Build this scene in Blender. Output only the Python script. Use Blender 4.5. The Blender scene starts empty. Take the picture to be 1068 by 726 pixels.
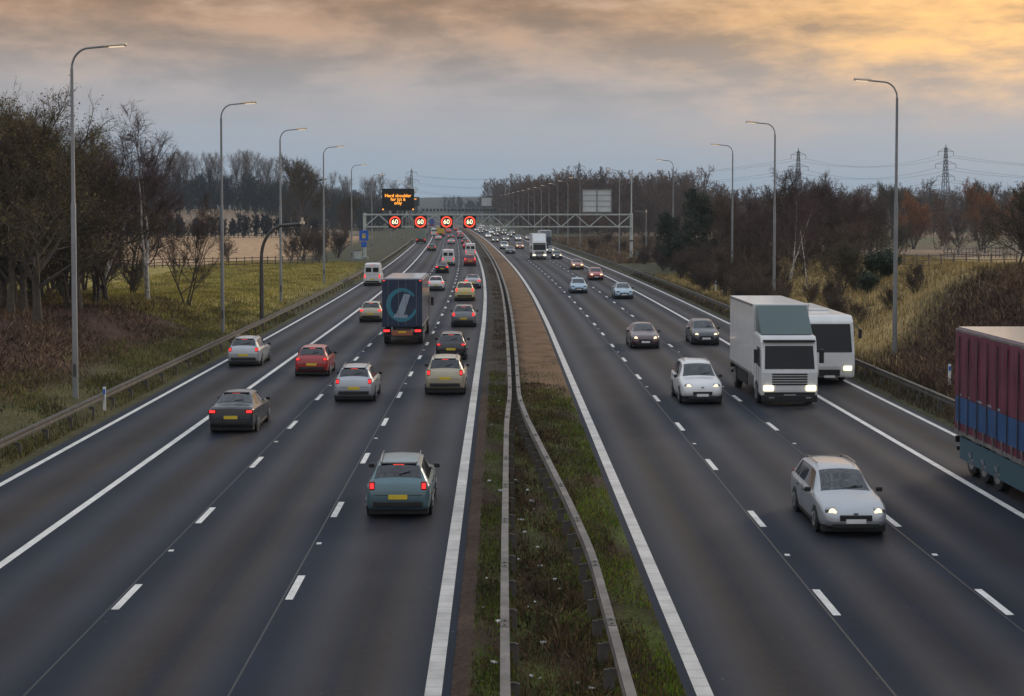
import bpy, bmesh, math, random
import numpy as np
from mathutils import Vector, Matrix

R = math.radians
rng = np.random.default_rng(7)
random.seed(7)
scene = bpy.context.scene
col = scene.collection
KIDS = {}          # object -> its children, kept by hand (fast)
CAM_H = 8.5
F = 1600.0         # focal length of the photograph in pixels
HOR, VPX = 219.0, 521.0

# ------------------------------------------------------------------ helpers
def pchip(xs, ys):
    xs = np.asarray(xs, float); ys = np.asarray(ys, float)
    h = np.diff(xs); d = np.diff(ys) / h
    m = np.zeros_like(xs); m[0] = d[0]; m[-1] = d[-1]
    for i in range(1, len(xs) - 1):
        m[i] = 0 if d[i-1] * d[i] <= 0 else 2 * d[i-1] * d[i] / (d[i-1] + d[i])
    def f(x):
        x = np.clip(np.asarray(x, float), xs[0], xs[-1])
        i = np.clip(np.searchsorted(xs, x) - 1, 0, len(xs) - 2)
        t = (x - xs[i]) / h[i]
        return ((2*t**3 - 3*t**2 + 1) * ys[i] + (t**3 - 2*t**2 + t) * h[i] * m[i]
                + (-2*t**3 + 3*t**2) * ys[i+1] + (t**3 - t**2) * h[i] * m[i+1])
    return f

_bend = pchip([-100, 0, 105, 140, 180, 219, 270, 324, 400, 469, 600, 850, 1200, 1700, 4500],
              [0, 0, 0, -.15, -.6, -1.3, -2.5, -4.0, -6.3, -8.7, -13.8, -26, -50, -95, -420])
def bend(y):
    return _bend(y)
def bendf(y):
    return float(_bend(y))
def heading(y):
    return math.atan2(-(bendf(y + 2) - bendf(y - 2)) / 4, 1)

def ss(a, b, x):
    t = np.clip((np.asarray(x, float) - a) / (b - a), 0, 1)
    return t * t * (3 - 2 * t)

def ground_h(u, y):
    """height of the land at lateral offset u from the road's axis, distance y"""
    u = np.asarray(u, float); y = np.asarray(y, float)
    d = np.maximum(-16.0 - u, 0)
    nb = 1 - ss(100, 150, y)
    near = .6*ss(0, 3, d) + 1.6*ss(3, 9, d) + .8*ss(9, 25, d)
    mid = .5*ss(0, 3, d) + .25*ss(3, 8, d)
    fl = 1 - ss(200, 260, y)
    left = near*nb + (1-nb)*(mid*fl + .35*(1-fl)*ss(0, 4, d)) + 8.5*ss(485, 600, y)*ss(25, 75, d)
    e = np.maximum(u - 17.7, 0)
    nr = 1 - ss(98, 135, y)
    nearr = .45*ss(0, 2, e) + 4.3*ss(2, 13, e)
    midr = .45*ss(0, 2, e) + 2.7*ss(4, 18, e)
    fr = 1 - ss(165, 230, y)
    right = nearr*nr + (1-nr)*(midr*fr + .35*(1-fr)*ss(0, 4, e))
    far = 30*ss(1500, 2600, y)*(.8 + .2*np.sin(u/310.0) + .12*np.sin(u/127.0 + 1))
    med = (.05 + .06*np.sin(y*.7)*np.sin(u*2.3+y*.31)) * ((u > -.8) & (u < 3.2))
    bump = .10*np.sin(u*.9 + y*.23)*np.sin(y*.41 - u*.3)*(ss(1, 5, d) + ss(1, 5, e))
    return left + right + far + med + bump
def gh(x, y):
    return float(ground_h(x - bendf(y), y))

def at(px, py, h=0.0):
    """survey: ground point (height h) seen at photo pixel px, py"""
    y = (CAM_H - h) * F / (py - HOR)
    return (px - VPX) * y / F, y

def link(o, parent=None):
    if parent is not None:
        o.parent = parent
        KIDS.setdefault(parent.name, []).append(o)
    return o

def tag(o, label=None, cat=None, group=None, kind=None):
    if label: o['label'] = label
    if cat: o['category'] = cat
    if group: o['group'] = group
    if kind: o['kind'] = kind
    return o

def show(o):
    col.objects.link(o)
    for k in KIDS.get(o.name, []): show(k)
    return o

def empty(name, loc=(0, 0, 0), rz=0, **kw):
    o = bpy.data.objects.new(name, None)
    o.location = loc; o.rotation_euler = (0, 0, rz); o.empty_display_size = .3
    return tag(o, **kw)

def mesh_np(name, V, Fc, smooth=False, cols=None):
    me = bpy.data.meshes.new(name)
    V = np.asarray(V, np.float32); Fc = np.asarray(Fc, np.int32)
    k = Fc.shape[1]
    me.vertices.add(len(V)); me.vertices.foreach_set('co', V.ravel())
    me.loops.add(Fc.size); me.loops.foreach_set('vertex_index', Fc.ravel())
    me.polygons.add(len(Fc))
    me.polygons.foreach_set('loop_start', np.arange(0, Fc.size, k, dtype=np.int32))
    me.polygons.foreach_set('loop_total', np.full(len(Fc), k, dtype=np.int32))
    if smooth: me.polygons.foreach_set('use_smooth', np.ones(len(Fc), dtype=bool))
    me.update(calc_edges=True)
    if cols is not None:
        a = me.attributes.new('Col', 'FLOAT_COLOR', 'POINT')
        c = np.ones((len(V), 4), np.float32); c[:, :3] = cols
        a.data.foreach_set('color', c.ravel())
    return me

class MB:
    def __init__(s): s.v = []; s.f = []
    def box(s, c, size, rot=None):
        hx, hy, hz = [q / 2 for q in size]
        b = len(s.v)
        for x, y, z in ((-1,-1,-1),(1,-1,-1),(1,1,-1),(-1,1,-1),(-1,-1,1),(1,-1,1),(1,1,1),(-1,1,1)):
            p = Vector((x*hx, y*hy, z*hz))
            if rot is not None: p = rot @ p
            s.v.append(tuple(p + Vector(c)))
        for q in ((0,3,2,1),(4,5,6,7),(0,1,5,4),(1,2,6,5),(2,3,7,6),(3,0,4,7)):
            s.f.append(tuple(b+i for i in q))
        return s
    def bar(s, a, b, w, h=None):
        a = Vector(a); b = Vector(b); d = b - a
        q = d.to_track_quat('Y', 'Z').to_matrix()
        return s.box((a+b)/2, (w, d.length, h or w), q)
    def tube(s, pts, rad, n=8, caps=True):
        pts = [Vector(p) for p in pts]
        if not hasattr(rad, '__len__'): rad = [rad]*len(pts)
        b = len(s.v)
        up = Vector((0.13, 0.31, .94))
        for i, p in enumerate(pts):
            t = (pts[min(i+1, len(pts)-1)] - pts[max(i-1, 0)]).normalized()
            if abs(t.dot(up)) > .98: up = Vector((1, .1, 0))
            x = t.cross(up).normalized(); y = x.cross(t).normalized()
            for k in range(n):
                a = 2*math.pi*k/n
                s.v.append(tuple(p + (x*math.cos(a) + y*math.sin(a))*rad[i]))
        for i in range(len(pts)-1):
            for k in range(n):
                k2 = (k+1) % n
                s.f.append((b+i*n+k, b+i*n+k2, b+(i+1)*n+k2, b+(i+1)*n+k))
        if caps:
            s.f.append(tuple(b+k for k in range(n-1, -1, -1)))
            e = b+(len(pts)-1)*n
            s.f.append(tuple(e+k for k in range(n)))
        return s
    def cyl(s, a, b, r, n=16):
        return s.tube([a, b], r, n)
    def quad(s, a, b, c, d):
        k = len(s.v); s.v += [tuple(a), tuple(b), tuple(c), tuple(d)]; s.f.append((k, k+1, k+2, k+3)); return s
    def prism(s, poly, x0, x1):
        """poly in (y,z), extruded along x"""
        n = len(poly); b = len(s.v)
        for x in (x0, x1):
            for (y, z) in poly: s.v.append((x, y, z))
        s.f.append(tuple(b+i for i in range(n)))
        s.f.append(tuple(b+n+i for i in range(n-1, -1, -1)))
        for i in range(n):
            j = (i+1) % n
            s.f.append((b+i, b+n+i, b+n+j, b+j))
        return s
    def build(s, name, m, parent=None, smooth=False, bevel=0, loc=None):
        me = bpy.data.meshes.new(name)
        me.from_pydata(s.v, [], s.f); me.update()
        bm = bmesh.new(); bm.from_mesh(me)
        bmesh.ops.recalc_face_normals(bm, faces=bm.faces)
        if bevel:
            es = [e for e in bm.edges if len(e.link_faces) == 2 and e.calc_face_angle() > .5]
            bmesh.ops.bevel(bm, geom=es, offset=bevel, segments=2, affect='EDGES', profile=.6, clamp_overlap=True)
        bm.to_mesh(me); bm.free()
        if smooth:
            me.polygons.foreach_set('use_smooth', np.ones(len(me.polygons), dtype=bool))
            try: me.set_sharp_from_angle(angle=R(40))
            except Exception: pass
        return obj(name, me, m, parent, loc)

def obj(name, me, m, parent=None, loc=None):
    o = bpy.data.objects.new(name, me)
    if m is not None: me.materials.append(m)
    if loc: o.location = loc
    link(o, parent)
    return o

def dup(o, parent=None, skip=()):
    c = o.copy()
    link(c, parent)
    for ch in KIDS.get(o.name, []):
        if ch.name.split('.')[0] not in skip: dup(ch, c, skip)
    return c

# ------------------------------------------------------------------ materials
def new_mat(name):
    m = bpy.data.materials.new(name); m.use_nodes = True
    nt = m.node_tree
    return m, nt, nt.nodes['Principled BSDF']

def mat(name, c, rough=.6, metal=0, var=.15, scale=3.0, bump=0, bscale=40, coat=0, spec=None, objvar=0):
    m, nt, b = new_mat(name)
    b.inputs['Roughness'].default_value = rough; b.inputs['Metallic'].default_value = metal
    if coat: b.inputs['Coat Weight'].default_value = coat; b.inputs['Coat Roughness'].default_value = .08
    if spec is not None: b.inputs['Specular IOR Level'].default_value = spec
    tc = nt.nodes.new('ShaderNodeTexCoord')
    n = nt.nodes.new('ShaderNodeTexNoise'); n.inputs['Scale'].default_value = scale; n.inputs['Detail'].default_value = 6
    nt.links.new(tc.outputs['Object'], n.inputs['Vector'])
    r = nt.nodes.new('ShaderNodeMapRange'); r.inputs[1].default_value = .3; r.inputs[2].default_value = .7
    r.inputs[3].default_value = 1-var; r.inputs[4].default_value = 1+var
    nt.links.new(n.outputs['Fac'], r.inputs[0])
    mul = nt.nodes.new('ShaderNodeVectorMath'); mul.operation = 'SCALE'
    mul.inputs[0].default_value = c
    nt.links.new(r.outputs[0], mul.inputs['Scale'])
    out = mul.outputs[0]
    if objvar:
        oi = nt.nodes.new('ShaderNodeObjectInfo')
        r2 = nt.nodes.new('ShaderNodeMapRange'); r2.inputs[3].default_value = 1-objvar; r2.inputs[4].default_value = 1+objvar
        nt.links.new(oi.outputs['Random'], r2.inputs[0])
        m2 = nt.nodes.new('ShaderNodeVectorMath'); m2.operation = 'SCALE'
        nt.links.new(out, m2.inputs[0]); nt.links.new(r2.outputs[0], m2.inputs['Scale'])
        out = m2.outputs[0]
    nt.links.new(out, b.inputs['Base Color'])
    if bump:
        n2 = nt.nodes.new('ShaderNodeTexNoise'); n2.inputs['Scale'].default_value = bscale; n2.inputs['Detail'].default_value = 5
        nt.links.new(tc.outputs['Object'], n2.inputs['Vector'])
        bp = nt.nodes.new('ShaderNodeBump'); bp.inputs['Strength'].default_value = bump; bp.inputs['Distance'].default_value = .02
        nt.links.new(n2.outputs['Fac'], bp.inputs['Height']); nt.links.new(bp.outputs[0], b.inputs['Normal'])
    return m

def glow(name, c, s):
    m, nt, b = new_mat(name)
    b.inputs['Base Color'].default_value = (*c, 1); b.inputs['Roughness'].default_value = .3
    b.inputs['Emission Color'].default_value = (*c, 1); b.inputs['Emission Strength'].default_value = s
    m.cycles.emission_sampling = 'NONE'
    return m

def attr_mat(name, rough=.9, nscale=1.2, namt=.35, fine=18, famt=.35, bump=.6, objvar=0):
    """colour from the mesh's own Col attribute, broken up by two noises"""
    m, nt, b = new_mat(name)
    b.inputs['Roughness'].default_value = rough; b.inputs['Specular IOR Level'].default_value = .15
    a = nt.nodes.new('ShaderNodeAttribute'); a.attribute_name = 'Col'
    out = a.outputs['Color']
    if nscale:
        tc = nt.nodes.new('ShaderNodeTexCoord')
        for sc, am in ((nscale, namt), (fine, famt)):
            n = nt.nodes.new('ShaderNodeTexNoise'); n.inputs['Scale'].default_value = sc; n.inputs['Detail'].default_value = 8
            n.inputs['Roughness'].default_value = .65
            nt.links.new(tc.outputs['Object'], n.inputs['Vector'])
            r = nt.nodes.new('ShaderNodeMapRange'); r.inputs[1].default_value = .3; r.inputs[2].default_value = .7
            r.inputs[3].default_value = 1-am; r.inputs[4].default_value = 1+am
            nt.links.new(n.outputs['Fac'], r.inputs[0])
            mu = nt.nodes.new('ShaderNodeVectorMath'); mu.operation = 'SCALE'
            nt.links.new(out, mu.inputs[0]); nt.links.new(r.outputs[0], mu.inputs['Scale'])
            out = mu.outputs[0]
        bp = nt.nodes.new('ShaderNodeBump'); bp.inputs['Strength'].default_value = bump; bp.inputs['Distance'].default_value = .12
        nt.links.new(n.outputs['Fac'], bp.inputs['Height']); nt.links.new(bp.outputs[0], b.inputs['Normal'])
    nt.links.new(out, b.inputs['Base Color'])
    return m

M = {}
M['galv'] = mat('galvanised', (.20, .195, .185), .55, .35, .25, 1.5, objvar=.12)
M['pole'] = mat('pole_grey', (.23, .235, .235), .55, .3, .15, 1.2, objvar=.12)
M['pole_dark'] = mat('pole_dark', (.085, .08, .07), .55, .3, .2, 1.2)
M['rail'] = mat('barrier_steel', (.150, .135, .120), .6, .3, .4, 2.2)
M['rail_outer'] = mat('barrier_weathered', (.075, .066, .056), .7, .2, .4, 2.2)
M['rail_post'] = mat('barrier_post', (.105, .095, .082), .75, .2, .4, 3)
M['lamp_shell'] = mat('lamp_shell', (.62, .49, .36), .4, 0, .1, 3)
M['lamp_glass'] = glow('lamp_glass', (1, .78, .55), .75)
M['gantry'] = mat('gantry_paint', (.46, .49, .46), .5, .1, .15, 1)
M['gantry2'] = mat('gantry_far', (.22, .225, .23), .6, .1, .15, 1)
M['sign_back'] = mat('sign_back', (.56, .58, .57), .5, .1, .1, .6)
M['sign_black'] = mat('sign_black', (.012, .011, .010), .6, 0, .1, 3)
M['sign_blue'] = mat('sign_blue', (.02, .12, .50), .4, 0, .05, 3)
M['white_paint'] = mat('white_paint', (.62, .60, .56), .6, 0, .18, 1.8, bump=.3, bscale=25)
M['line_inner'] = mat('worn_line', (.50, .47, .43), .7, 0, .25, 1.1, bump=.4, bscale=20)
def ribbed(name, c, pitch):
    m = mat(name, c, .7, 0, .22, 1.1, bump=.4, bscale=20); nt = m.node_tree; N, L = nt.nodes.new, nt.links.new
    uv = N('ShaderNodeUVMap'); uv.uv_map = 'UVMap'; sp = N('ShaderNodeSeparateXYZ'); L(uv.outputs[0], sp.inputs[0])
    a = N('ShaderNodeMath'); a.operation = 'FRACT'; d = N('ShaderNodeMath'); d.operation = 'DIVIDE'; d.inputs[1].default_value = pitch
    L(sp.outputs[1], d.inputs[0]); L(d.outputs[0], a.inputs[0])
    g = N('ShaderNodeMath'); g.operation = 'GREATER_THAN'; g.inputs[1].default_value = .12; L(a.outputs[0], g.inputs[0])
    r = N('ShaderNodeMapRange'); r.inputs[3].default_value = .80; r.inputs[4].default_value = 1.0; L(g.outputs[0], r.inputs[0])
    b = nt.nodes['Principled BSDF']; src = b.inputs['Base Color'].links[0].from_socket
    v = N('ShaderNodeVectorMath'); v.operation = 'SCALE'; L(src, v.inputs[0]); L(r.outputs[0], v.inputs['Scale']); L(v.outputs[0], b.inputs['Base Color'])
    return m
M['line_inner'] = ribbed('worn_ribbed_line', (.50, .47, .43), .5)
M['white'] = mat('white_plastic', (.7, .7, .68), .5, 0, .05, 2)
M['dark'] = mat('dark_trim', (.014, .014, .015), .5, 0, .2, 4)
M['tyre'] = mat('tyre_rubber', (.018, .018, .018), .85, 0, .2, 9)
M['rim'] = mat('alloy_rim', (.30, .30, .31), .35, .7, .1, 4)
M['glass'] = mat('car_glass', (.012, .015, .018), .06, 0, .05, 1, spec=.8)
M['cab_glass'] = mat('cab_glass', (.010, .012, .014), .12, 0, .05, 1, spec=.3)
M['chrome'] = mat('mirror_chrome', (.4, .4, .42), .2, .9, .05, 3)
M['tail'] = glow('tail_light', (1, .03, .03), 1.5)
M['tail_dim'] = glow('marker_red', (.9, .05, .03), 1.0)
M['head'] = glow('headlight', (1, .74, .40), 1.9)
M['head_pale'] = glow('headlight_pale', (1, .90, .60), 1.7)
M['amber'] = glow('amber_matrix', (1, .36, .04), 1.7)
M['ring'] = glow('red_ring', (1, .07, .03), 1.3)
M['digits'] = glow('white_digits', (1, .93, .60), 1.4)
M['red_lens'] = mat('red_lens', (.22, .008, .008), .15, 0, .05, 3)
M['clear_lens'] = mat('clear_lens', (.30, .31, .33), .08, .6, .05, 3)
M['plate_y'] = mat('yellow_plate', (.70, .50, .04), .5, 0, .08, 4)
M['plate_w'] = mat('white_plate', (.72, .72, .70), .5, 0, .08, 4)
M['wood'] = mat('weathered_wood', (.085, .07, .055), .85, 0, .3, 3, objvar=.2)
M['wood_pale'] = mat('pale_wood', (.16, .125, .09), .85, 0, .3, 3, objvar=.2)
M['pylon'] = mat('pylon_steel', (.10, .105, .115), .6, .4, .1, .2)
M['wire'] = mat('wire', (.06, .065, .07), .6, .4, .1, .2)
M['cabinet'] = mat('cabinet_grey', (.26, .28, .27), .55, 0, .12, 2)
M['bark'] = mat('bark', (.085, .068, .050), .95, 0, .4, 4, objvar=.25)
M['bark_birch'] = mat('birch_bark', (.52, .49, .45), .85, 0, .8, 2.4)
M['twig'] = mat('twigs_brown', (.082, .053, .036), .95, 0, .35, .6, objvar=.28)
M['twig_purple'] = mat('twigs_purple', (.088, .050, .045), .95, 0, .3, .6, objvar=.15)
M['twig_orange'] = mat('twigs_orange', (.26, .115, .045), .95, 0, .3, .5, objvar=.15)
M['twig_olive'] = mat('twigs_olive', (.088, .066, .030), .95, 0, .45, .5, objvar=.2)
M['limb_birch'] = mat('birch_limbs', (.12, .09, .08), .9, 0, .5, 2)
M['twig_pale'] = mat('twigs_pale', (.22, .18, .155), .95, 0, .2, .3, objvar=.1)
M['leaf_green'] = mat('leaves_dark', (.030, .042, .020), .8, 0, .5, .9, objvar=.2)
M['leaf_gold'] = mat('leaves_gold', (.14, .095, .03), .85, 0, .5, .9)
M['wood_far'] = mat('far_twigs', (.125, .080, .056), .95, 0, .5, .02)
M['wood_far2'] = mat('far_twigs_dull', (.042, .043, .042), .95, 0, .4, .02)

def paint(name, c, rough=.35, coat=.6, metal=.0):
    return mat('paint_' + name, c, rough, metal, .05, 1.5, coat=coat)
P = {k: paint(k, *v) for k, v in {
    'silver': ((.40, .42, .44), .32, .5, .4), 'white': ((.68, .68, .67), .4), 'grey': ((.16, .17, .18), .32, .5, .4),
    'teal': ((.10, .17, .19), .32, .5, .3), 'black': ((.012, .012, .014), .25), 'dark_grey': ((.045, .05, .058), .3, .5, .3),
    'red': ((.34, .018, .018), .3), 'beige': ((.42, .37, .27), .35, .5, .3), 'cream': ((.60, .50, .24), .4),
    'blue_pale': ((.30, .42, .50), .32, .5, .3), 'maroon': ((.075, .035, .038), .3), 'orange': ((.30, .09, .03), .3),
    'navy': ((.012, .028, .065), .4), 'yellow': ((.66, .42, .04), .4), 'blue': ((.03, .07, .30), .4),
    'burgundy': ((.13, .022, .045), .45), 'deep_blue': ((.02, .075, .20), .4), 'green_grey': ((.20, .23, .19), .5),
    'cyan_dark': ((.03, .09, .12), .4), 'logo_teal': ((.03, .20, .27), .5), 'logo_pale': ((.30, .36, .42), .5),
    'dark_teal': ((.035, .075, .075), .4), 'rust': ((.33, .11, .06), .5)}.items()}

# asphalt: UV = (lateral metres, distance metres)
for k_ in ('burgundy', 'deep_blue'):
    P[k_] = mat('curtain_' + k_, (.14, .024, .048) if k_ == 'burgundy' else (.022, .08, .21), .5, 0, .25, .8, bump=1.0, bscale=1.6)
def asphalt():
    m, nt, b = new_mat('asphalt')
    N, L = nt.nodes.new, nt.links.new
    uv = N('ShaderNodeUVMap'); uv.uv_map = 'UVMap'
    sep = N('ShaderNodeSeparateXYZ'); L(uv.outputs[0], sep.inputs[0])
    # long streaks down the lanes
    st = N('ShaderNodeMapping'); st.inputs['Scale'].default_value = (1.0, .012, 1); L(uv.outputs[0], st.inputs[0])
    n1 = N('ShaderNodeTexNoise'); n1.inputs['Scale'].default_value = 1.1; n1.inputs['Detail'].default_value = 5; L(st.outputs[0], n1.inputs['Vector'])
    n2 = N('ShaderNodeTexNoise'); n2.inputs['Scale'].default_value = .35; n2.inputs['Detail'].default_value = 6; L(uv.outputs[0], n2.inputs['Vector'])
    n3 = N('ShaderNodeTexNoise'); n3.inputs['Scale'].default_value = 26; n3.inputs['Detail'].default_value = 4; n3.inputs['Roughness'].default_value = .8; L(uv.outputs[0], n3.inputs['Vector'])
    # worn browner band down the middle of each lane (attribute w: -1..1 across the lane)
    wv = N('ShaderNodeMath'); wv.operation = 'MULTIPLY_ADD'; wv.inputs[1].default_value = 2*math.pi/3.62; wv.inputs[2].default_value = 0.0
    sh = N('ShaderNodeAttribute'); sh.attribute_name = 'lane'
    L(sh.outputs['Fac'], wv.inputs[0])
    cs = N('ShaderNodeMath'); cs.operation = 'COSINE'; L(wv.outputs[0], cs.inputs[0])
    lr = N('ShaderNodeMapRange'); lr.inputs[1].default_value = -1; lr.inputs[2].default_value = 1; L(cs.outputs[0], lr.inputs[0])
    mixf = N('ShaderNodeMath'); mixf.operation = 'MULTIPLY'; L(lr.outputs[0], mixf.inputs[0])
    nc = N('ShaderNodeMapRange'); nc.inputs[1].default_value = .32; nc.inputs[2].default_value = .62; L(n1.outputs['Fac'], nc.inputs[0]); L(nc.outputs[0], mixf.inputs[1])
    c = N('ShaderNodeMix'); c.data_type = 'RGBA'
    c.inputs[6].default_value = (.0045, .0100, .0220, 1); c.inputs[7].default_value = (.031, .0225, .0175, 1)
    L(mixf.outputs[0], c.inputs[0])
    def scale(src, fac, lo, hi):
        r = N('ShaderNodeMapRange'); r.inputs[1].default_value = .3; r.inputs[2].default_value = .7; r.inputs[3].default_value = lo; r.inputs[4].default_value = hi
        L(fac, r.inputs[0])
        s = N('ShaderNodeVectorMath'); s.operation = 'SCALE'; L(src, s.inputs[0]); L(r.outputs[0], s.inputs['Scale']); return s.outputs[0]
    o = scale(c.outputs[2], n2.outputs['Fac'], .75, 1.25)
    o = scale(o, n3.outputs['Fac'], .45, 1.6)
    n4 = N('ShaderNodeTexNoise'); n4.inputs['Scale'].default_value = 5.5; n4.inputs['Detail'].default_value = 8; n4.inputs['Roughness'].default_value = .75; L(uv.outputs[0], n4.inputs['Vector'])
    o = scale(o, n4.outputs['Fac'], .70, 1.30)
    vo = N('ShaderNodeTexVoronoi'); vo.inputs['Scale'].default_value = 3.2; L(uv.outputs[0], vo.inputs['Vector'])      # loose chippings
    sp = N('ShaderNodeMapRange'); sp.inputs[1].default_value = .045; sp.inputs[2].default_value = .075; sp.inputs[3].default_value = 1; sp.inputs[4].default_value = 0; L(vo.outputs['Distance'], sp.inputs[0])
    sc = N('ShaderNodeSeparateColor'); L(vo.outputs['Color'], sc.inputs[0])
    gt = N('ShaderNodeMath'); gt.operation = 'GREATER_THAN'; gt.inputs[1].default_value = .93; L(sc.outputs[0], gt.inputs[0])
    sm = N('ShaderNodeMath'); sm.operation = 'MULTIPLY'; L(sp.outputs[0], sm.inputs[0]); L(gt.outputs[0], sm.inputs[1])
    cs2 = N('ShaderNodeMix'); cs2.data_type = 'RGBA'; L(sm.outputs[0], cs2.inputs[0]); L(o, cs2.inputs[6]); cs2.inputs[7].default_value = (.16, .15, .14, 1)
    o = cs2.outputs[2]
    L(o, b.inputs['Base Color'])
    rr = N('ShaderNodeMapRange'); rr.inputs[3].default_value = .60; rr.inputs[4].default_value = .76; L(n1.outputs['Fac'], rr.inputs[0])
    w2 = N('ShaderNodeMath'); w2.operation = 'MULTIPLY'; w2.inputs[1].default_value = 2; L(wv.outputs[0], w2.inputs[0])
    c2 = N('ShaderNodeMath'); c2.operation = 'COSINE'; L(w2.outputs[0], c2.inputs[0])
    rt_ = N('ShaderNodeMath'); rt_.operation = 'MULTIPLY_ADD'; rt_.inputs[1].default_value = .11; L(c2.outputs[0], rt_.inputs[0]); L(rr.outputs[0], rt_.inputs[2])
    L(rt_.outputs[0], b.inputs['Roughness'])
    b.inputs['Specular IOR Level'].default_value = .24
    bp = N('ShaderNodeBump'); bp.inputs['Strength'].default_value = .5; bp.inputs['Distance'].default_value = .01
    L(n3.outputs['Fac'], bp.inputs['Height']); L(bp.outputs[0], b.inputs['Normal'])
    return m
M['asphalt'] = asphalt()
M['ground'] = attr_mat('land', nscale=.5, namt=.38, fine=9, famt=.5, bump=.8)
M['blades'] = attr_mat('blades', rough=.8, nscale=0)

def wear(m, lo, hi, dark=(.035, .035, .038), scale=9):
    nt = m.node_tree; N, L = nt.nodes.new, nt.links.new; b = nt.nodes['Principled BSDF']
    src = b.inputs['Base Color'].links[0].from_socket
    tc = N('ShaderNodeTexCoord'); n = N('ShaderNodeTexNoise'); n.inputs['Scale'].default_value = scale; n.inputs['Detail'].default_value = 9; n.inputs['Roughness'].default_value = .72
    L(tc.outputs['Object'], n.inputs['Vector'])
    r = N('ShaderNodeMapRange'); r.inputs[1].default_value = lo; r.inputs[2].default_value = hi; r.inputs[4].default_value = .85; L(n.outputs['Fac'], r.inputs[0])
    x = N('ShaderNodeMix'); x.data_type = 'RGBA'; L(r.outputs[0], x.inputs[0]); L(src, x.inputs[6]); x.inputs[7].default_value = (*dark, 1)
    L(x.outputs[2], b.inputs['Base Color'])
wear(M['white_paint'], .56, .72); wear(M['line_inner'], .57, .78)
wear(M['rail'], .50, .75, (.075, .05, .035), 3.0); wear(M['rail_outer'], .5, .75, (.05, .035, .025), 3.0)
# ------------------------------------------------------------------ camera, world, light
cam = bpy.data.cameras.new('camera'); co = bpy.data.objects.new('camera', cam); col.objects.link(co)
TILT = 2.3
cam.lens = 36 * F / 1068; cam.sensor_width = 36
cam.shift_y = -((363 - HOR) - F*math.tan(R(TILT))) / 1068
cam.clip_end = 9000; cam.clip_start = .5
co.location = (0, 0, CAM_H); co.rotation_euler = (R(90 - TILT), 0, -math.atan(13 / F))
scene.camera = co

SUN_AZ, SUN_EL = R(38), R(14)        # right of the road's direction
w = bpy.data.worlds.new('World'); scene.world = w; w.use_nodes = True
nt = w.node_tree; N, L = nt.nodes.new, nt.links.new
bg = nt.nodes['Background']
sky = N('ShaderNodeTexSky'); sky.sky_type = 'NISHITA'; sky.sun_disc = False
sky.sun_elevation = SUN_EL; sky.sun_rotation = SUN_AZ; sky.air_density = 1.5; sky.dust_density = 3
L(sky.outputs[0], bg.inputs['Color']); bg.inputs['Strength'].default_value = .06
tc = N('ShaderNodeTexCoord'); sep = N('ShaderNodeSeparateXYZ'); L(tc.outputs['Generated'], sep.inputs[0])
def math_(op, a, b=None):
    n = N('ShaderNodeMath'); n.operation = op
    for i, q in enumerate((a, b)):
        if q is None: continue
        if isinstance(q, (int, float)): n.inputs[i].default_value = q
        else: L(q, n.inputs[i])
    return n.outputs[0]
def ramp(fac, stops):
    r = N('ShaderNodeValToRGB'); e = r.color_ramp.elements
    while len(e) < len(stops): e.new(.5)
    for i, (p, c) in enumerate(stops): e[i].position = p; e[i].color = (*c, 1)
    L(fac, r.inputs[0]); return r.outputs[0]
def mix(fac, a, b, mode='MIX'):
    n = N('ShaderNodeMix'); n.data_type = 'RGBA'; n.blend_type = mode
    if isinstance(fac, (int, float)): n.inputs[0].default_value = fac
    else: L(fac, n.inputs[0])
    for i, q in ((6, a), (7, b)):
        if isinstance(q, tuple): n.inputs[i].default_value = (*q, 1)
        else: L(q, n.inputs[i])
    return n.outputs[2]
X, Y, Z = sep.outputs
el = math_('SQRT', math_('MAXIMUM', Z, 0.0))          # spreads the low sky: 1 deg -> .13, 8 deg -> .37
E = lambda ypx: math.sqrt(max(math.sin(math.atan((HOR - ypx)/F)), 0))
# cloud-deck coordinates (stretch towards the horizon)
den = math_('ADD', math_('MAXIMUM', Z, 0.0), .045)
cx = math_('DIVIDE', X, den); cy = math_('DIVIDE', Y, den)
az = math_('ARCTAN2', X, Y)
cv = N('ShaderNodeCombineXYZ'); L(math_('MULTIPLY', az, 5.0), cv.inputs[0]); L(math_('MULTIPLY', Z, 17.0), cv.inputs[1]); cv.inputs[2].default_value = 3.7
cn = N('ShaderNodeTexNoise'); cn.inputs['Scale'].default_value = 1.9; cn.inputs['Detail'].default_value = 12; cn.inputs['Roughness'].default_value = .60
cn.inputs['Distortion'].default_value = .15; L(cv.outputs[0], cn.inputs['Vector'])
big = N('ShaderNodeTexNoise'); big.inputs['Scale'].default_value = .6; big.inputs['Detail'].default_value = 4; L(cv.outputs[0], big.inputs['Vector'])
wob = math_('MULTIPLY', math_('SUBTRACT', cn.outputs['Fac'], .5), .10)
base = ramp(math_('ADD', el, wob), [
    (0.0, (.180, .240, .305)), (E(195), (.190, .248, .310)), (E(165), (.215, .255, .305)), (E(120), (.250, .256, .280)),
    (E(85), (.262, .245, .250)), (E(50), (.280, .215, .180)), (E(15), (.295, .190, .130)), (E(-60), (.33, .25, .20)), (.50, (.44, .45, .47)), (1.0, (.62, .68, .78))])
cl = N('ShaderNodeMapRange'); cl.inputs[1].default_value = .36; cl.inputs[2].default_value = .68; cl.inputs[3].default_value = .60; cl.inputs[4].default_value = 1.22
cl.interpolation_type = 'SMOOTHSTEP'; L(cn.outputs['Fac'], cl.inputs[0])
amt = N('ShaderNodeMapRange'); amt.inputs[1].default_value = E(135); amt.inputs[2].default_value = E(25); L(el, amt.inputs[0])
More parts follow.
